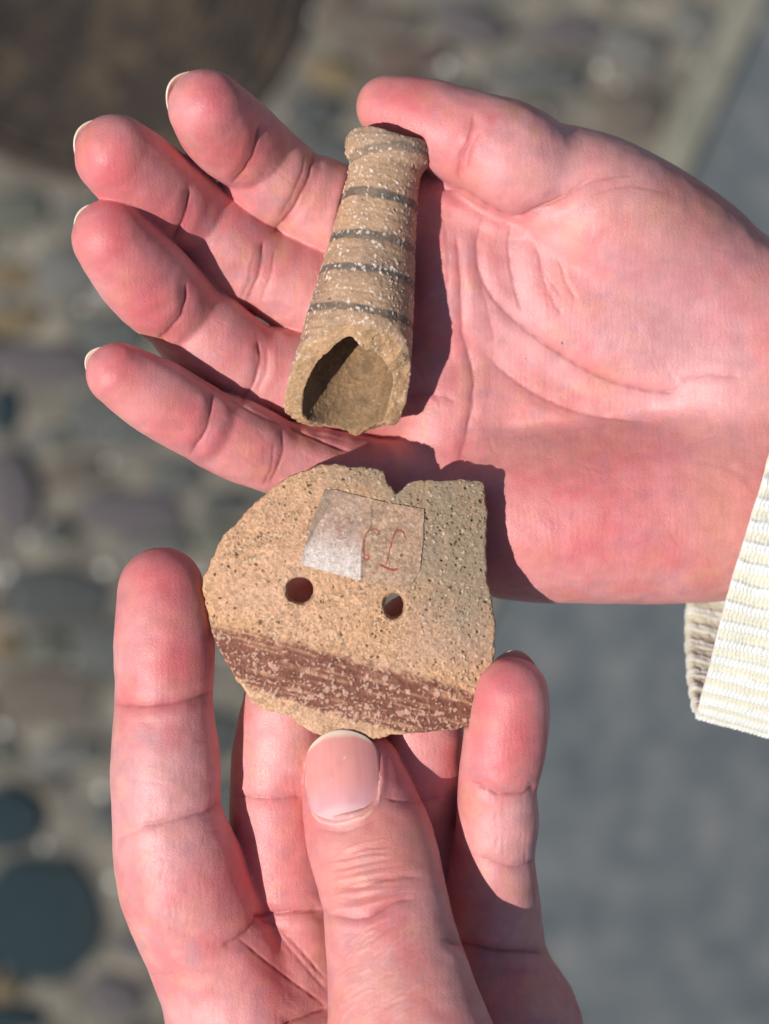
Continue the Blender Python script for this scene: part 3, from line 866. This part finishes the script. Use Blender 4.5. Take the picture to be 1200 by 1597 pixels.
def nail(name, parent, org, c, d, n, wid, back, fwd, R, label=None, squash=0.2, free=0.82):
    """a thin curved nail: c centre of the fingertip, d along the finger, n outward (dorsal)"""
    c, d, n = (np.array(v, float) for v in (c, d, n))
    d /= np.linalg.norm(d); n -= d * (n @ d); n /= np.linalg.norm(n); u = np.cross(d, n)
    A, B = 34, 46
    a = np.linspace(-1, 1, A); b = np.linspace(0, 1, B)
    aa, bb = np.meshgrid(a, b, indexing='ij')
    # outline: straight sides, rounded cuticle and rounded free edge
    hw = wid * np.clip(1 - (1 - np.clip(bb / 0.22, 0, 1)) ** 2.2 * 0.45, 0, 1) * np.clip(1 - np.clip((bb - 0.72) / 0.28, 0, 1) ** 2.6 * 0.30, 0, 1)
    x = aa * hw
    y = -back + (back + fwd) * bb - (1 - bb) * (-6.0) * aa ** 2 - bb * 13 * aa ** 2
    z = np.sqrt(np.maximum(R * R - x * x, 1)) - (y / 100.0) ** 2 * 10 * (1 + squash)
    top = np.stack([x, y, z], -1).reshape(-1, 3); th = 3.0
    bot = top.copy(); bot[:, 2] -= th
    L = np.concatenate([top, bot])
    W = c + L[:, :1] * u + L[:, 1:2] * d + L[:, 2:3] * n
    ids = np.arange(A * B).reshape(A, B); o2 = A * B
    f = np.stack([ids[:-1, :-1].ravel(), ids[1:, :-1].ravel(), ids[1:, 1:].ravel(), ids[:-1, 1:].ravel()], 1)
    fs = [f, f[:, ::-1] + o2]
    for e in (ids[0, :], ids[-1, ::-1], ids[::-1, 0], ids[:, -1]):
        fs.append(np.stack([e[:-1], e[1:], e[1:] + o2, e[:-1] + o2], 1))
    Q = np.concatenate(fs)
    bbf = np.concatenate([bb.ravel(), bb.ravel()]); aaf = np.concatenate([aa.ravel(), aa.ravel()])
    pink = lin(220, 150, 142); white = lin(226, 206, 184); mv = lin(214, 164, 172)
    col = pink + (mv - pink) * sstep(0.5, 0.1, bbf)[:, None] * 0.6
    wv = 0.008 * np.sin(aaf * 7 + 1) + 0.003 * np.sin(aaf * 19)
    fe = sstep(free - 0.035, free + 0.045, bbf + wv + 0.035 * aaf ** 4) * 0.9
    Lp = np.concatenate([L[:, :2], L[:, :1] * 0], 1)
    col = col * (1 + 0.05 * vnoise(Lp, (4, 60, 9), 5) + 0.05 * vnoise(Lp, 14, 6))[:, None]
    lun = sstep(0.20, 0.10, bbf + 0.10 * aaf ** 2) * 0.45
    col = col + (lin(232, 196, 190) - col) * lun[:, None]
    spx = sstep(2.2, 0.8, np.hypot(Lp[:, 0] - 8, Lp[:, 1] - 22)) + 0.7 * sstep(2.0, 0.6, np.hypot(Lp[:, 0] + 16, Lp[:, 1] + 8))
    col = col + (lin(240, 220, 214) - col) * (spx * 0.6)[:, None]
    col = col + (white - col) * fe[:, None]
    col = col + (lin(206, 150, 128) - col) * (np.exp(-((bbf + wv + 0.035 * aaf ** 4 - free + 0.03) / 0.02) ** 2) * 0.4)[:, None]
    o = make_mesh(name, W, Q, NAIL, col, parent=parent, origin=org)
    if label: o["label"] = label
    return o

def tube_press(g, D, grow=1.0):
    r0 = g.sl(np.minimum(TB_A, TB_B) - 150, np.maximum(TB_A, TB_B) + 150)
    x = g.ax[0][r0[0]][:, None, None] - F(TB_A[0]); y = g.ax[1][r0[1]][None, :, None] - F(TB_A[1]); z = g.ax[2][r0[2]][None, None, :] - F(TB_A[2])
    t = x * F(TB_T[0]) + y * F(TB_T[1]) + z * F(TB_T[2])
    rad = np.sqrt(np.maximum(x * x + y * y + z * z - t * t, 0))
    R = np.interp(t, [-12, 14, 45, 75, 110, 200, 300, 400, 500, 560], [60, 63.5, 56, 57, 60, 71, 82, 93, 101, 104]).astype(F)
    d = np.maximum(rad - R, np.maximum(-t, t - F(TB_L + 36))) - F(grow)
    D[r0] = smax(D[r0], -d, 7.0)

def build_upper_hand():
    VX = 2.7
    lo = q(98, 1010, 330); hi = q(1420, 92, 330)
    g = Grid((-520, -180, -330), (870, 735, 265), VX)
    palm = g.new()
    wr = [(1130, 480, -120, 105), (1120, 570, -125, 110), (1120, 680, -130, 112), (1120, 780, -110, 118)]
    mc = [(690, 395, -66, 84), (690, 490, -76, 84), (680, 610, -96, 82), (690, 765, -92, 88)]
    for a, b in zip(wr, mc):
        g.seg(palm, q(*a), q(*b), 45)
    # forearm into the sleeve
    for y0, y1 in ((510, 560), (600, 620), (700, 690), (770, 740)):
        g.seg(palm, q(1120, y0, -110, 128 if y0 != 770 else 134), q(1480, y1, -130, 128), 40)
    g.seg(palm, q(1100, 460, -90, 112), q(1260, 550, -120, 120), 40)
    # heel of the hand on the little-finger side, thenar mound
    g.chain(palm, [q(735, 808, -70, 94), q(850, 806, -62, 104), (q(980, 798, -66, 115)), q(1140, 782, -92, 133)], 55)
    g.ell(palm, q(905, 430, -62)[:3], (215, 135, 98), 40, rotz=math.radians(-32))
    g.ell(palm, q(985, 520, -70)[:3], (170, 130, 88), 40, rotz=math.radians(-25))
    g.ell(palm, q(700, 640, -55)[:3], (75, 120, 52), 40, rotz=math.radians(10))
    g.ell(palm, q(722, 440, -36)[:3], (72, 100, 50), 40)
    g.ell(palm, q(820, 560, 110)[:3], (1, 1, 1), 1)
    g.chain(palm, [q(652, 322, -70, 58), q(730, 340, -66, 66), q(830, 330, -60, 80)], 24)   # web of the thumb
    fingers = [
        # little, ring, middle, index: knuckle -> tip
        [(690, 775, -80, 78), (560, 750, -40, 70), (430, 712, 4, 58), (372, 686, 32, 63), (322, 664, 46, 58), (250, 622, 94, 60), (184, 584, 124, 50)],
        [(690, 620, -100, 80), (520, 600, -55, 78), (392, 572, -14, 66), (330, 532, 8, 72), (284, 488, 18, 66), (226, 434, 104, 71), (173, 372, 160, 61)],
        [(690, 495, -100, 82), (530, 468, -62, 82), (400, 415, -18, 68), (345, 378, 4, 73), (300, 340, 16, 66), (236, 290, 108, 71), (180, 243, 176, 64)],
        [(680, 400, -90, 82), (560, 352, -52, 82), (456, 298, -4, 68), (418, 270, 20, 72), (396, 240, 34, 65), (352, 204, 116, 69), (322, 168, 186, 60)],
    ]
    tot = None
    for f in fingers:
        d = g.new()
        pts = [q(*p) for p in f]
        for i in (0, 2, 4):              # three phalanges, folded at the joints
            p3 = list(pts[i:i + 3])
            if i == 4: p3[0] = (p3[0][0], p3[0][1], p3[0][2] + 16, p3[0][3])
            g.chain(d, p3, 3.5)
        b = smin(palm, d, 26)
        tot = b if tot is None else smin(tot, b, 3.0)
        del d, b
    th = g.new()
    g.chain(th, [q(606, 168, 2, 50), q(660, 186, 8, 63), q(722, 212, 14, 71)], 6.0)
    g.chain(th, [q(722, 212, 14, 72), q(790, 246, 20, 88), q(852, 284, -8, 84)], 6.0)
    g.chain(palm, [q(862, 288, -28, 90), q(960, 350, -42, 112), q(1080, 430, -95, 118)], 30)
    b = smin(palm, th, 11); tot = smin(tot, b, 5.0)
    del palm, th, b
    tube_press(g, tot)
    lines = [
        ([(406, 188), (402, 225), (385, 262), (358, 290)], 6, 4), ([(494, 228), (482, 280), (455, 330), (422, 368)], 5.5, 4), ([(478, 238), (464, 288), (436, 340)], 2.2, 3),
        ([(296, 290), (293, 330), (268, 376)], 6, 4), ([(412, 372), (407, 420), (383, 475)], 4, 4), ([(430, 385), (422, 430), (404, 475)], 2, 3), ([(396, 400), (388, 440), (372, 470)], 1.6, 2.6),
        ([(292, 436), (290, 480), (266, 516), (246, 528)], 6, 4), ([(402, 526), (407, 560), (396, 600), (372, 630)], 5, 4), ([(416, 540), (416, 580), (400, 615)], 2, 2.6),
        ([(333, 608), (327, 660), (298, 710)], 5.5, 4), ([(440, 664), (441, 710), (418, 762)], 3, 3.5), ([(428, 690), (424, 730), (410, 762)], 1.6, 2.4),
        ([(740, 172), (731, 215), (717, 245), (711, 285)], 5, 4), ([(752, 200), (734, 232), (726, 262)], 2, 2.6),
        ([(668, 290), (720, 300), (762, 326), (806, 342), (838, 326), (880, 305), (930, 266)], 9, 5), ([(880, 305), (930, 280), (990, 272)], 2.5, 5),
        ([(762, 326), (744, 375), (748, 420), (760, 450), (790, 488), (850, 537), (916, 578), (976, 602), (1040, 612), (1068, 600)], 4.6, 4),
        ([(796, 350), (793, 395), (803, 450), (815, 490)], 3.4, 6), ([(834, 378), (850, 425), (880, 468)], 2.0, 6),
        ([(711, 357), (716, 400), (719, 450), (722, 521), (738, 578), (737, 630), (724, 690), (708, 735)], 4.2, 3.6),
        ([(757, 552), (801, 592), (856, 625), (921, 647), (1010, 658)], 3.2, 4), ([(745, 420), (762, 490), (772, 540)], 1.8, 4),
        ([(690, 330), (700, 400), (698, 470)], 2.2, 5), ([(930, 300), (985, 290), (1040, 300)], 1.8, 5),
        ([(608, 622), (672, 614), (716, 628)], 2.4, 3), ([(840, 385), (850, 440), (880, 500)], 1.8, 3.2), ([(1060, 596), (1100, 585), (1160, 588)], 2.2, 3.5),
        ([(872, 400), (884, 440), (900, 470)], 1.6, 3), 
        ([(450, 664), (500, 684), (548, 704)], 8, 6),
        ([(215, 520), (250, 545), (330, 603), (400, 645), (455, 672)], 3, 5),
        ([(640, 560), (665, 600), (690, 630)], 1.6, 3),
    ]
    # many faint lines over the palm and the finger segments
    rg = random.Random(5)
    for k in range(70):
        x, y = rg.uniform(690, 1130), rg.uniform(380, 880)
        a = rg.choice([0.3, -0.6, 1.2, 1.45]) + rg.uniform(-0.3, 0.3); l = rg.uniform(14, 60)
        lines.append(([(x, y), (x + l * 0.5 * math.cos(a) + rg.uniform(-3, 3), y + l * 0.5 * math.sin(a)), (x + l * math.cos(a), y + l * math.sin(a))], rg.uniform(0.3, 0.8), rg.uniform(1.7, 2.6)))
    for (x0, y0, x1, y1) in ((505, 260, 440, 380), (430, 400, 400, 500), (300, 480, 400, 570), (330, 640, 430, 740), (450, 680, 520, 760), (340, 330, 400, 420), (400, 250, 440, 330)):
        for k in range(7):
            x, y = rg.uniform(min(x0, x1), max(x0, x1)), rg.uniform(y0, y1); a = rg.uniform(0.4, 0.9); l = rg.uniform(12, 34)
            lines.append(([(x, y), (x + l * math.cos(a), y + l * math.sin(a))], rg.uniform(0.3, 0.7), 2.2))
    items = [(330, 150, 55, 60, TIP, 0.65), (370, 235, 45, 45, RED, 0.5), (175, 250, 60, 62, TIP, 0.6), (255, 330, 55, 45, RED, 0.55), (165, 370, 60, 60, TIP, 0.6), (235, 465, 60, 55, RED, 0.6),
             (185, 585, 55, 50, TIP, 0.55), (290, 660, 65, 55, RED, 0.5), (420, 740, 60, 50, RED, 0.25), (610, 165, 60, 55, TIP, 0.6), (720, 235, 45, 65, RED, 0.5), (800, 310, 70, 40, RED, 0.3),
             (960, 780, 190, 90, RED, 0.38), (900, 850, 170, 60, RED, 0.25), (1060, 470, 110, 120, MAUVE, 0.6), (980, 420, 40, 30, MAUVE, 0.5), (1100, 560, 60, 40, MAUVE, 0.4), (870, 450, 50, 50, RED, 0.3), (1000, 700, 80, 30, RED, 0.3), (780, 440, 25, 70, RED, 0.25), (900, 260, 120, 60, PALE, 0.4), (1130, 620, 110, 70, PALE, 0.5), (800, 470, 60, 110, PALE, 0.35),
             (560, 690, 70, 40, RED, 0.35), (1120, 800, 50, 110, YEL, 0.35), (700, 640, 60, 60, RED, 0.2), (850, 700, 90, 50, YEL, 0.2), (1050, 330, 90, 60, YEL, 0.3)]
    org = (q(1180, 650)[0] * S, q(1180, 650)[1] * S, HZ - 100 * S)
    o, P = skin_finish(g, tot, lines, items, "hand", org)
    tag(o, "upper hand with open palm and fingers curling left, wrist in a cream knitted cuff", "hand")
    for f in fingers:
        tip = np.array(q(*f[-1])[:3]); dp = np.array(q(*f[-3])[:3]); r = f[-1][3]
        d = tip - dp; d /= np.linalg.norm(d)
        n = np.array([-0.35, 0.25, -1.0])
        n = n - d * (n @ d); n /= np.linalg.norm(n)
        nail("fingernail", o, org, tip, d, n, r * 0.66, r * 1.1, r * (0.60 if f is not fingers[0] else 0.85), r * 0.94)
    tip = np.array(q(606, 168, 2)[:3]); d = tip - np.array(q(722, 214, 12)[:3])
    nail("fingernail", o, org, tip, d, (0, 0.3, -1), 34, 50, 40, 44)
    return o
UPPER = build_upper_hand()

def build_lower_hand():
    VX = 2.6
    g = Grid((-470, -1080, -300), (350, -35, 310), VX)
    palm = g.new()
    mcs = [((350, 1510, 30, 104), (440, 1800, 0, 140)), ((455, 1530, -20, 88), (500, 1800, -20, 120)), ((610, 1530, -50, 84), (590, 1800, -30, 120)), ((745, 1560, -50, 92), (680, 1800, -30, 130))]
    for a, b in mcs:
        g.seg(palm, q(*a), q(*b), 40)
    g.chain(palm, [q(768, 1545, -40, 88), q(778, 1620, -35, 124), q(740, 1720, -30, 140), q(660, 1840, -30, 150)], 24)
    g.seg(palm, q(520, 1800, -10, 150), q(560, 1880, -10, 140), 40)
    g.seg(palm, q(640, 1800, -10, 150), q(620, 1880, -10, 140), 40)
    g.ell(palm, q(560, 1800, 40)[:3], (150, 190, 110), 50)
    fingers = [
        [(345, 1500, 30, 104), (302, 1420, 70, 101), (278, 1348, 92, 99), (262, 1275, 104, 84), (258, 1185, 104, 84), (256, 1095, 100, 75), (257, 1005, 98, 77), (252, 920, 92, 67)],   # index
        [(458, 1520, -20, 88), (450, 1420, -4, 82), (438, 1330, 12, 79), (432, 1245, 22, 73), (440, 1160, 30, 73), (455, 1075, 34, 69), (478, 960, 28, 62)],      # middle
        [(612, 1520, -50, 86), (630, 1400, -35, 80), (642, 1300, -10, 76), (648, 1220, 12, 73), (652, 1140, 28, 70), (655, 1060, 28, 64), (645, 985, 26, 60)],       # ring
        [(760, 1540, -40, 92), (765, 1475, -30, 84), (766, 1400, 10, 74), (770, 1335, 44, 64), (776, 1280, 68, 63), (776, 1232, 88, 60), (788, 1160, 112, 65), (797, 1084, 124, 59)],  # little
    ]
    tot = None
    for f in fingers:
        d = g.new()
        g.chain(d, [q(*p) for p in f], 5.0)
        b = smin(palm, d, 22)
        tot = b if tot is None else smin(tot, b, 3.0)
        del d, b
    th = g.new()
    thumb = [(550, 1224, 106, 76), (562, 1262, 112, 88), (580, 1320, 128, 97), (600, 1400, 150, 96), (614, 1490, 172, 104), (634, 1590, 194, 121), (648, 1700, 190, 146), (630, 1800, 60, 150)]
    g.chain(th, [q(*p) for p in thumb], 6.0, zs=0.86)
    g.seg(th, q(554, 1208, 104, 74), q(575, 1300, 116, 92), 12, zs=0.8)
    b = smin(palm, th, 16); tot = smin(tot, b, 4.0)
    del palm, th, b
    # the sherd presses into the skin that holds it
    s = g.sl((SH_C[0] - 260, SH_C[1] - 240, 20), (SH_C[0] + 260, SH_C[1] + 240, 220))
    p2, zf, z = sherd_sdf(g, s)
    slab = np.maximum(z - zf[:, :, None], (zf - F(SH_T))[:, :, None] - z)
    tot[s] = smax(tot[s], -(np.maximum(p2[:, :, None], slab) - F(1.0)), 5.0)
    # bed of the thumbnail
    nc = np.array(q(546, 1219, 105)[:3]); nd = np.array(q(534, 1150, 78)[:3]) - np.array(q(547, 1282, 118)[:3]); nn = np.array([-0.15, 0.10, 1.0])
    nd /= np.linalg.norm(nd); nn -= nd * (nn @ nd); nn /= np.linalg.norm(nn); nu = np.cross(nd, nn)
    NR, NW, NB, NF = 76.0, 55.0, 64.0, 66.0
    s = g.sl(nc - 120, nc + 120)
    x = g.ax[0][s[0]][:, None, None] - F(nc[0]); y = g.ax[1][s[1]][None, :, None] - F(nc[1]); z = g.ax[2][s[2]][None, None, :] - F(nc[2])
    lu = x * F(nu[0]) + y * F(nu[1]) + z * F(nu[2]); lv = x * F(nd[0]) + y * F(nd[1]) + z * F(nd[2]); lw = x * F(nn[0]) + y * F(nn[1]) + z * F(nn[2])
    rad = np.sqrt(lu * lu + lw * lw) + (lv / 100) ** 2 * 10
    out = ((np.abs(lu) / F(NW - 0.5)) ** 3.0 + (np.abs(lv) / F(NB - 5)) ** 3.0) ** (1 / 3.0)
    # swollen fold round the nail, then the bed itself
    fold = np.exp(-((out - 1.08) / 0.10) ** 2) * 5.0 * (lw > 0) * sstep(75, 20, lv)
    tot[s] = tot[s] - fold.astype(F) * 0.8
    bed = np.maximum((out - 1) * 56, -(rad - F(NR - 1)))
    bed = np.where(lw > 0, bed, 50)
    tot[s] = smax(tot[s], -bed.astype(F), 2.0)
    lines = [
        ([(172, 1098), (240, 1099), (290, 1092), (336, 1076)], 4.5, 4), ([(205, 1290), (270, 1279), (320, 1266), (350, 1248)], 4, 4.5), ([(180, 1310), (230, 1290), (260, 1282)], 1.4, 3),
        ([(406, 1426), (385, 1452), (345, 1478)], 5, 5), ([(365, 1240), (430, 1246), (475, 1240)], 3.5, 4), ([(395, 1427), (440, 1425), (508, 1419)], 10, 4.5),
        ([(405, 1428), (450, 1462), (512, 1530)], 5, 7), ([(372, 1462), (430, 1510), (514, 1572)], 4, 7), ([(440, 1600), (480, 1582), (516, 1570)], 6, 5), ([(420, 1440), (470, 1500), (514, 1548)], 3, 5),
        ([(732, 1218), (775, 1238), (815, 1238), (840, 1222)], 6, 4), ([(745, 1335), (800, 1352), (838, 1338)], 3, 4), ([(690, 1464), (770, 1484), (856, 1487)], 9, 4.5),
        ([(600, 1245), (650, 1250), (700, 1240)], 3, 4),
        ([(504, 1423), (540, 1431), (572, 1430), (596, 1418), (616, 1407), (650, 1400)], 4.5, 3.2),
        ([(515, 1386), (560, 1383), (596, 1373), (630, 1367), (662, 1369)], 2.6, 3.5), ([(530, 1402), (566, 1399), (600, 1391), (640, 1384)], 2.0, 3.2),
        ([(486, 1258), (494, 1274), (512, 1284), (540, 1283), (566, 1274), (590, 1259)], -3.0, 2.6), ([(572, 1164), (587, 1192), (593, 1228), (590, 1257)], -1.8, 2.2), ([(480, 1200), (481, 1230), (487, 1258)], -1.8, 2.6),
        ([(494, 1292), (540, 1297), (590, 1276)], 1.8, 5),
    ]
    rg = random.Random(8)
    for k in range(13):    # arcs of fine wrinkles over the thumb joint
        y = 1316 + k * 8.2 + rg.uniform(-2, 2); x0 = 525 - k * 2 + rg.uniform(-10, 10); x1 = 618 + rg.uniform(-18, 34)
        xm = (x0 + x1) / 2
        lines.append(([(x0, y + 12), (xm, y), (x1, y - 6 + 4 * math.sin(k))], (rg.uniform(0.9, 1.6) if k % 3 else -rg.uniform(0.5, 0.9)), rg.uniform(1.7, 2.4)))
    for k in range(46):
        x, y = rg.uniform(520, 650), rg.uniform(1436, 1590); a = -0.65 + rg.uniform(-0.2, 0.25); l = rg.uniform(14, 42)
        lines.append(([(x, y), (x + l * 0.5 * math.cos(a), y + l * 0.5 * math.sin(a) - 2), (x + l * math.cos(a), y + l * math.sin(a))], (rg.uniform(0.6, 1.2) if k % 2 else -rg.uniform(0.4, 0.8)), rg.uniform(1.7, 2.2)))
    for k in range(45):
        x, y = rg.uniform(185, 330), rg.uniform(1110, 1590); a = 1.4 + rg.uniform(-0.45, 0.45); l = rg.uniform(12, 44)
        if rg.random() < 0.35: a -= 1.4
        lines.append(([(x, y), (x + l * math.cos(a), y + l * math.sin(a))], rg.uniform(0.3, 0.8), rg.uniform(1.7, 2.4)))
    for k in range(22):
        x, y = rg.uniform(380, 500), rg.uniform(1130, 1590); a = rg.choice([1.4, 0.7]) + rg.uniform(-0.3, 0.3); l = rg.uniform(12, 40)
        lines.append(([(x, y), (x + l * math.cos(a), y + l * math.sin(a))], rg.uniform(0.3, 0.7), 2.2))
    for k in range(14):
        x, y = rg.uniform(770, 830), rg.uniform(1245, 1325); l = rg.uniform(14, 34)
        lines.append(([(x, y), (x + 1, y + l)], rg.uniform(0.4, 0.9), 1.9))
    items = [(255, 890, 70, 50, TIP, 0.5), (285, 1035, 58, 55, RED, 0.6), (255, 960, 60, 60, RED, 0.35), (250, 1100, 80, 14, RED, 0.5), (330, 1380, 70, 60, RED, 0.35), (230, 1200, 50, 70, MAUVE, 0.35),
             (400, 1500, 70, 60, RED, 0.25), (440, 1340, 50, 90, RED, 0.3), (440, 1150, 50, 60, PALE, 0.3), (800, 1160, 60, 55, RED, 0.6), (800, 1075, 55, 50, TIP, 0.5), (790, 1290, 50, 40, PALE, 0.4),
             (640, 1270, 45, 60, RED, 0.35), (490, 1270, 26, 60, RED, 0.4), (600, 1320, 90, 60, YEL, 0.35), (560, 1420, 100, 90, RED, 0.15), (270, 1300, 100, 90, PALE, 0.25), (620, 1540, 90, 80, YEL, 0.2)]
    org = (q(600, 1750)[0] * S, q(600, 1750)[1] * S, HZ - 20 * S)
    o, P = skin_finish(g, tot, lines, items, "hand", org)
    tag(o, "lower hand gripping the flat sherd between thumb and fingers, thumbnail facing up", "hand")
    nail("thumbnail", o, org, nc, nd, nn, NW + 1, NB + 5, NF, NR + 1.5, "pink thumbnail with pale free edge", free=0.925)
    f = fingers[3]
    tip = np.array(q(*f[-1])[:3]); d = tip - np.array(q(*f[-3])[:3])
    nail("fingernail", o, org, tip, d, (0.1, 0.2, -1), 38, 60, 57, 54)
    for f in (fingers[0],):
        tip = np.array(q(*f[-1])[:3]); d = tip - np.array(q(*f[-3])[:3])
        nail("fingernail", o, org, tip, d, (0, 0, -1), 46, 66, 60, 63)
    return o
LOWER = build_lower_hand()
# ------------------------------------------------------------------ knitted cuff
def build_cuff():
    m, nt, b = new_mat("cream_knit")
    L = nt.links.new
    c = vcol(nt); L(c.outputs["Color"], b.inputs["Base Color"]); b.inputs["Roughness"].default_value = 0.85
    b.inputs["Sheen Weight"].default_value = 0.3
    tc = N(nt, "ShaderNodeTexCoord"); n1 = N(nt, "ShaderNodeTexNoise", Scale=6000.0, Detail=3.0); L(tc.outputs["Object"], n1.inputs["Vector"])
    bp = N(nt, "ShaderNodeBump", Strength=0.7, Distance=0.0001); L(n1.outputs["Fac"], bp.inputs["Height"]); L(bp.outputs[0], b.inputs["Normal"])
    Ud = np.array([-0.285, -0.958, 0.0]); Ad = np.array([0.985, -0.17, 0.0]); Ad /= np.linalg.norm(Ad)   # across the opening, along the arm
    C = np.array(q(1196, 745, -60)[:3])
    a_, b_ = 392.0, 205.0
    NA, NL = 1100, 240
    ph = np.linspace(0, 2 * np.pi, NA, endpoint=False)
    cs, sn = np.cos(ph), np.sin(ph)
    e = 0.86
    ex = a_ * np.sign(cs) * np.abs(cs) ** e; ez = b_ * np.sign(sn) * np.abs(sn) ** 1.45
    arc = np.concatenate([[0], np.cumsum(np.hypot(np.diff(ex), np.diff(ez)))])
    tot = arc[-1] + 2.0
    nr = 58
    lon = np.linspace(0, 400, NL)
    def ring(inset, zoff=0):
        return ex * (1 - inset / a_), ez * (1 - inset / b_)
    rows, cols = [], []
    cream = lin(211, 209, 196); white = lin(221, 220, 214); warm = lin(208, 199, 170)
    # profile: inside wall first (from deep to the lip), round the lip, outside wall
    prof = [(s, 13.0) for s in np.linspace(300, 6, 120)] + [(2.0, 11.0), (0.0, 7.0), (1.0, 3.0)] + [(s, 0.0) for s in np.linspace(4, 300, 190)]
    for i, (s, inset) in enumerate(prof):
        x, z = ring(inset)
        lp = np.stack([x * 1.0, z * 1.0, np.full_like(x, s)], 1)
        av = (arc + 2.6 * vnoise(lp, 46, 210) + 1.0 * vnoise(lp, 12, 211)) / tot
        sv = s + 2.2 * vnoise(lp, 30, 212)
        rib = np.cos(av * nr * 2 * np.pi)
        st = np.abs(np.sin((sv / 6.6 + 0.9 * np.abs(((av * nr * 2) % 1) - 0.5)) * np.pi))
        ridge = sstep(-0.35, 0.35, rib)
        h = 3.6 * ridge + 2.4 * st * (0.45 + 0.55 * ridge) + 1.2 * np.abs(np.sin(av * nr * 4 * np.pi)) 
        sg = 1.0 if inset < 6 else -1.0
        nx, nz = x / a_ ** 2, z / b_ ** 2; l = np.hypot(nx, nz) + 1e-9; nx, nz = nx / l, nz / l
        h = h * (1.0 if sg > 0 and s > 3 else 0.4)
        x2, z2 = x + sg * nx * h, z + sg * nz * h
        shift = s + 56.0 * np.minimum(0, z2 / b_) - 38.0 * np.maximum(0, z2 / b_) 
        widen = 1 + 0.00022 * s
        Pp = C + Ud * (x2 * widen)[:, None] + Ad * shift[:, None] + np.array([0, 0, 1.0]) * z2[:, None]
        rows.append(Pp)
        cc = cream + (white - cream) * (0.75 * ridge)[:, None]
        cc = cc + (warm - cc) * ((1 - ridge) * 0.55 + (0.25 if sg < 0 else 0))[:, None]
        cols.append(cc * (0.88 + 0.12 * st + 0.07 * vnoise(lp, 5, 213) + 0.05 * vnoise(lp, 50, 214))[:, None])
    Pa = np.concatenate(rows); Ca = np.concatenate(cols)
    n = len(rows); ids = np.arange(n * NA).reshape(n, NA)
    a0 = ids[:-1]; a1 = ids[1:]; nx_ = np.roll(ids, -1, axis=1)
    Q = np.stack([a0.ravel(), a1.ravel(), nx_[1:].ravel(), nx_[:-1].ravel()], 1)
    Pa = Pa + (vnoise(Pa, 110, 201) * 12 + vnoise(Pa, 40, 203) * 4)[:, None] * np.array([0.25, 0.25, 1]) + (vnoise(Pa, 5, 202) * 0.9)[:, None]
    org = (C[0] * S, C[1] * S, HZ + C[2] * S)
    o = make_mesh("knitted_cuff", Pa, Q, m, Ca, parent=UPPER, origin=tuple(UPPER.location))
    o["label"] = "cream ribbed knitted cuff hanging from the wrist"
build_cuff()
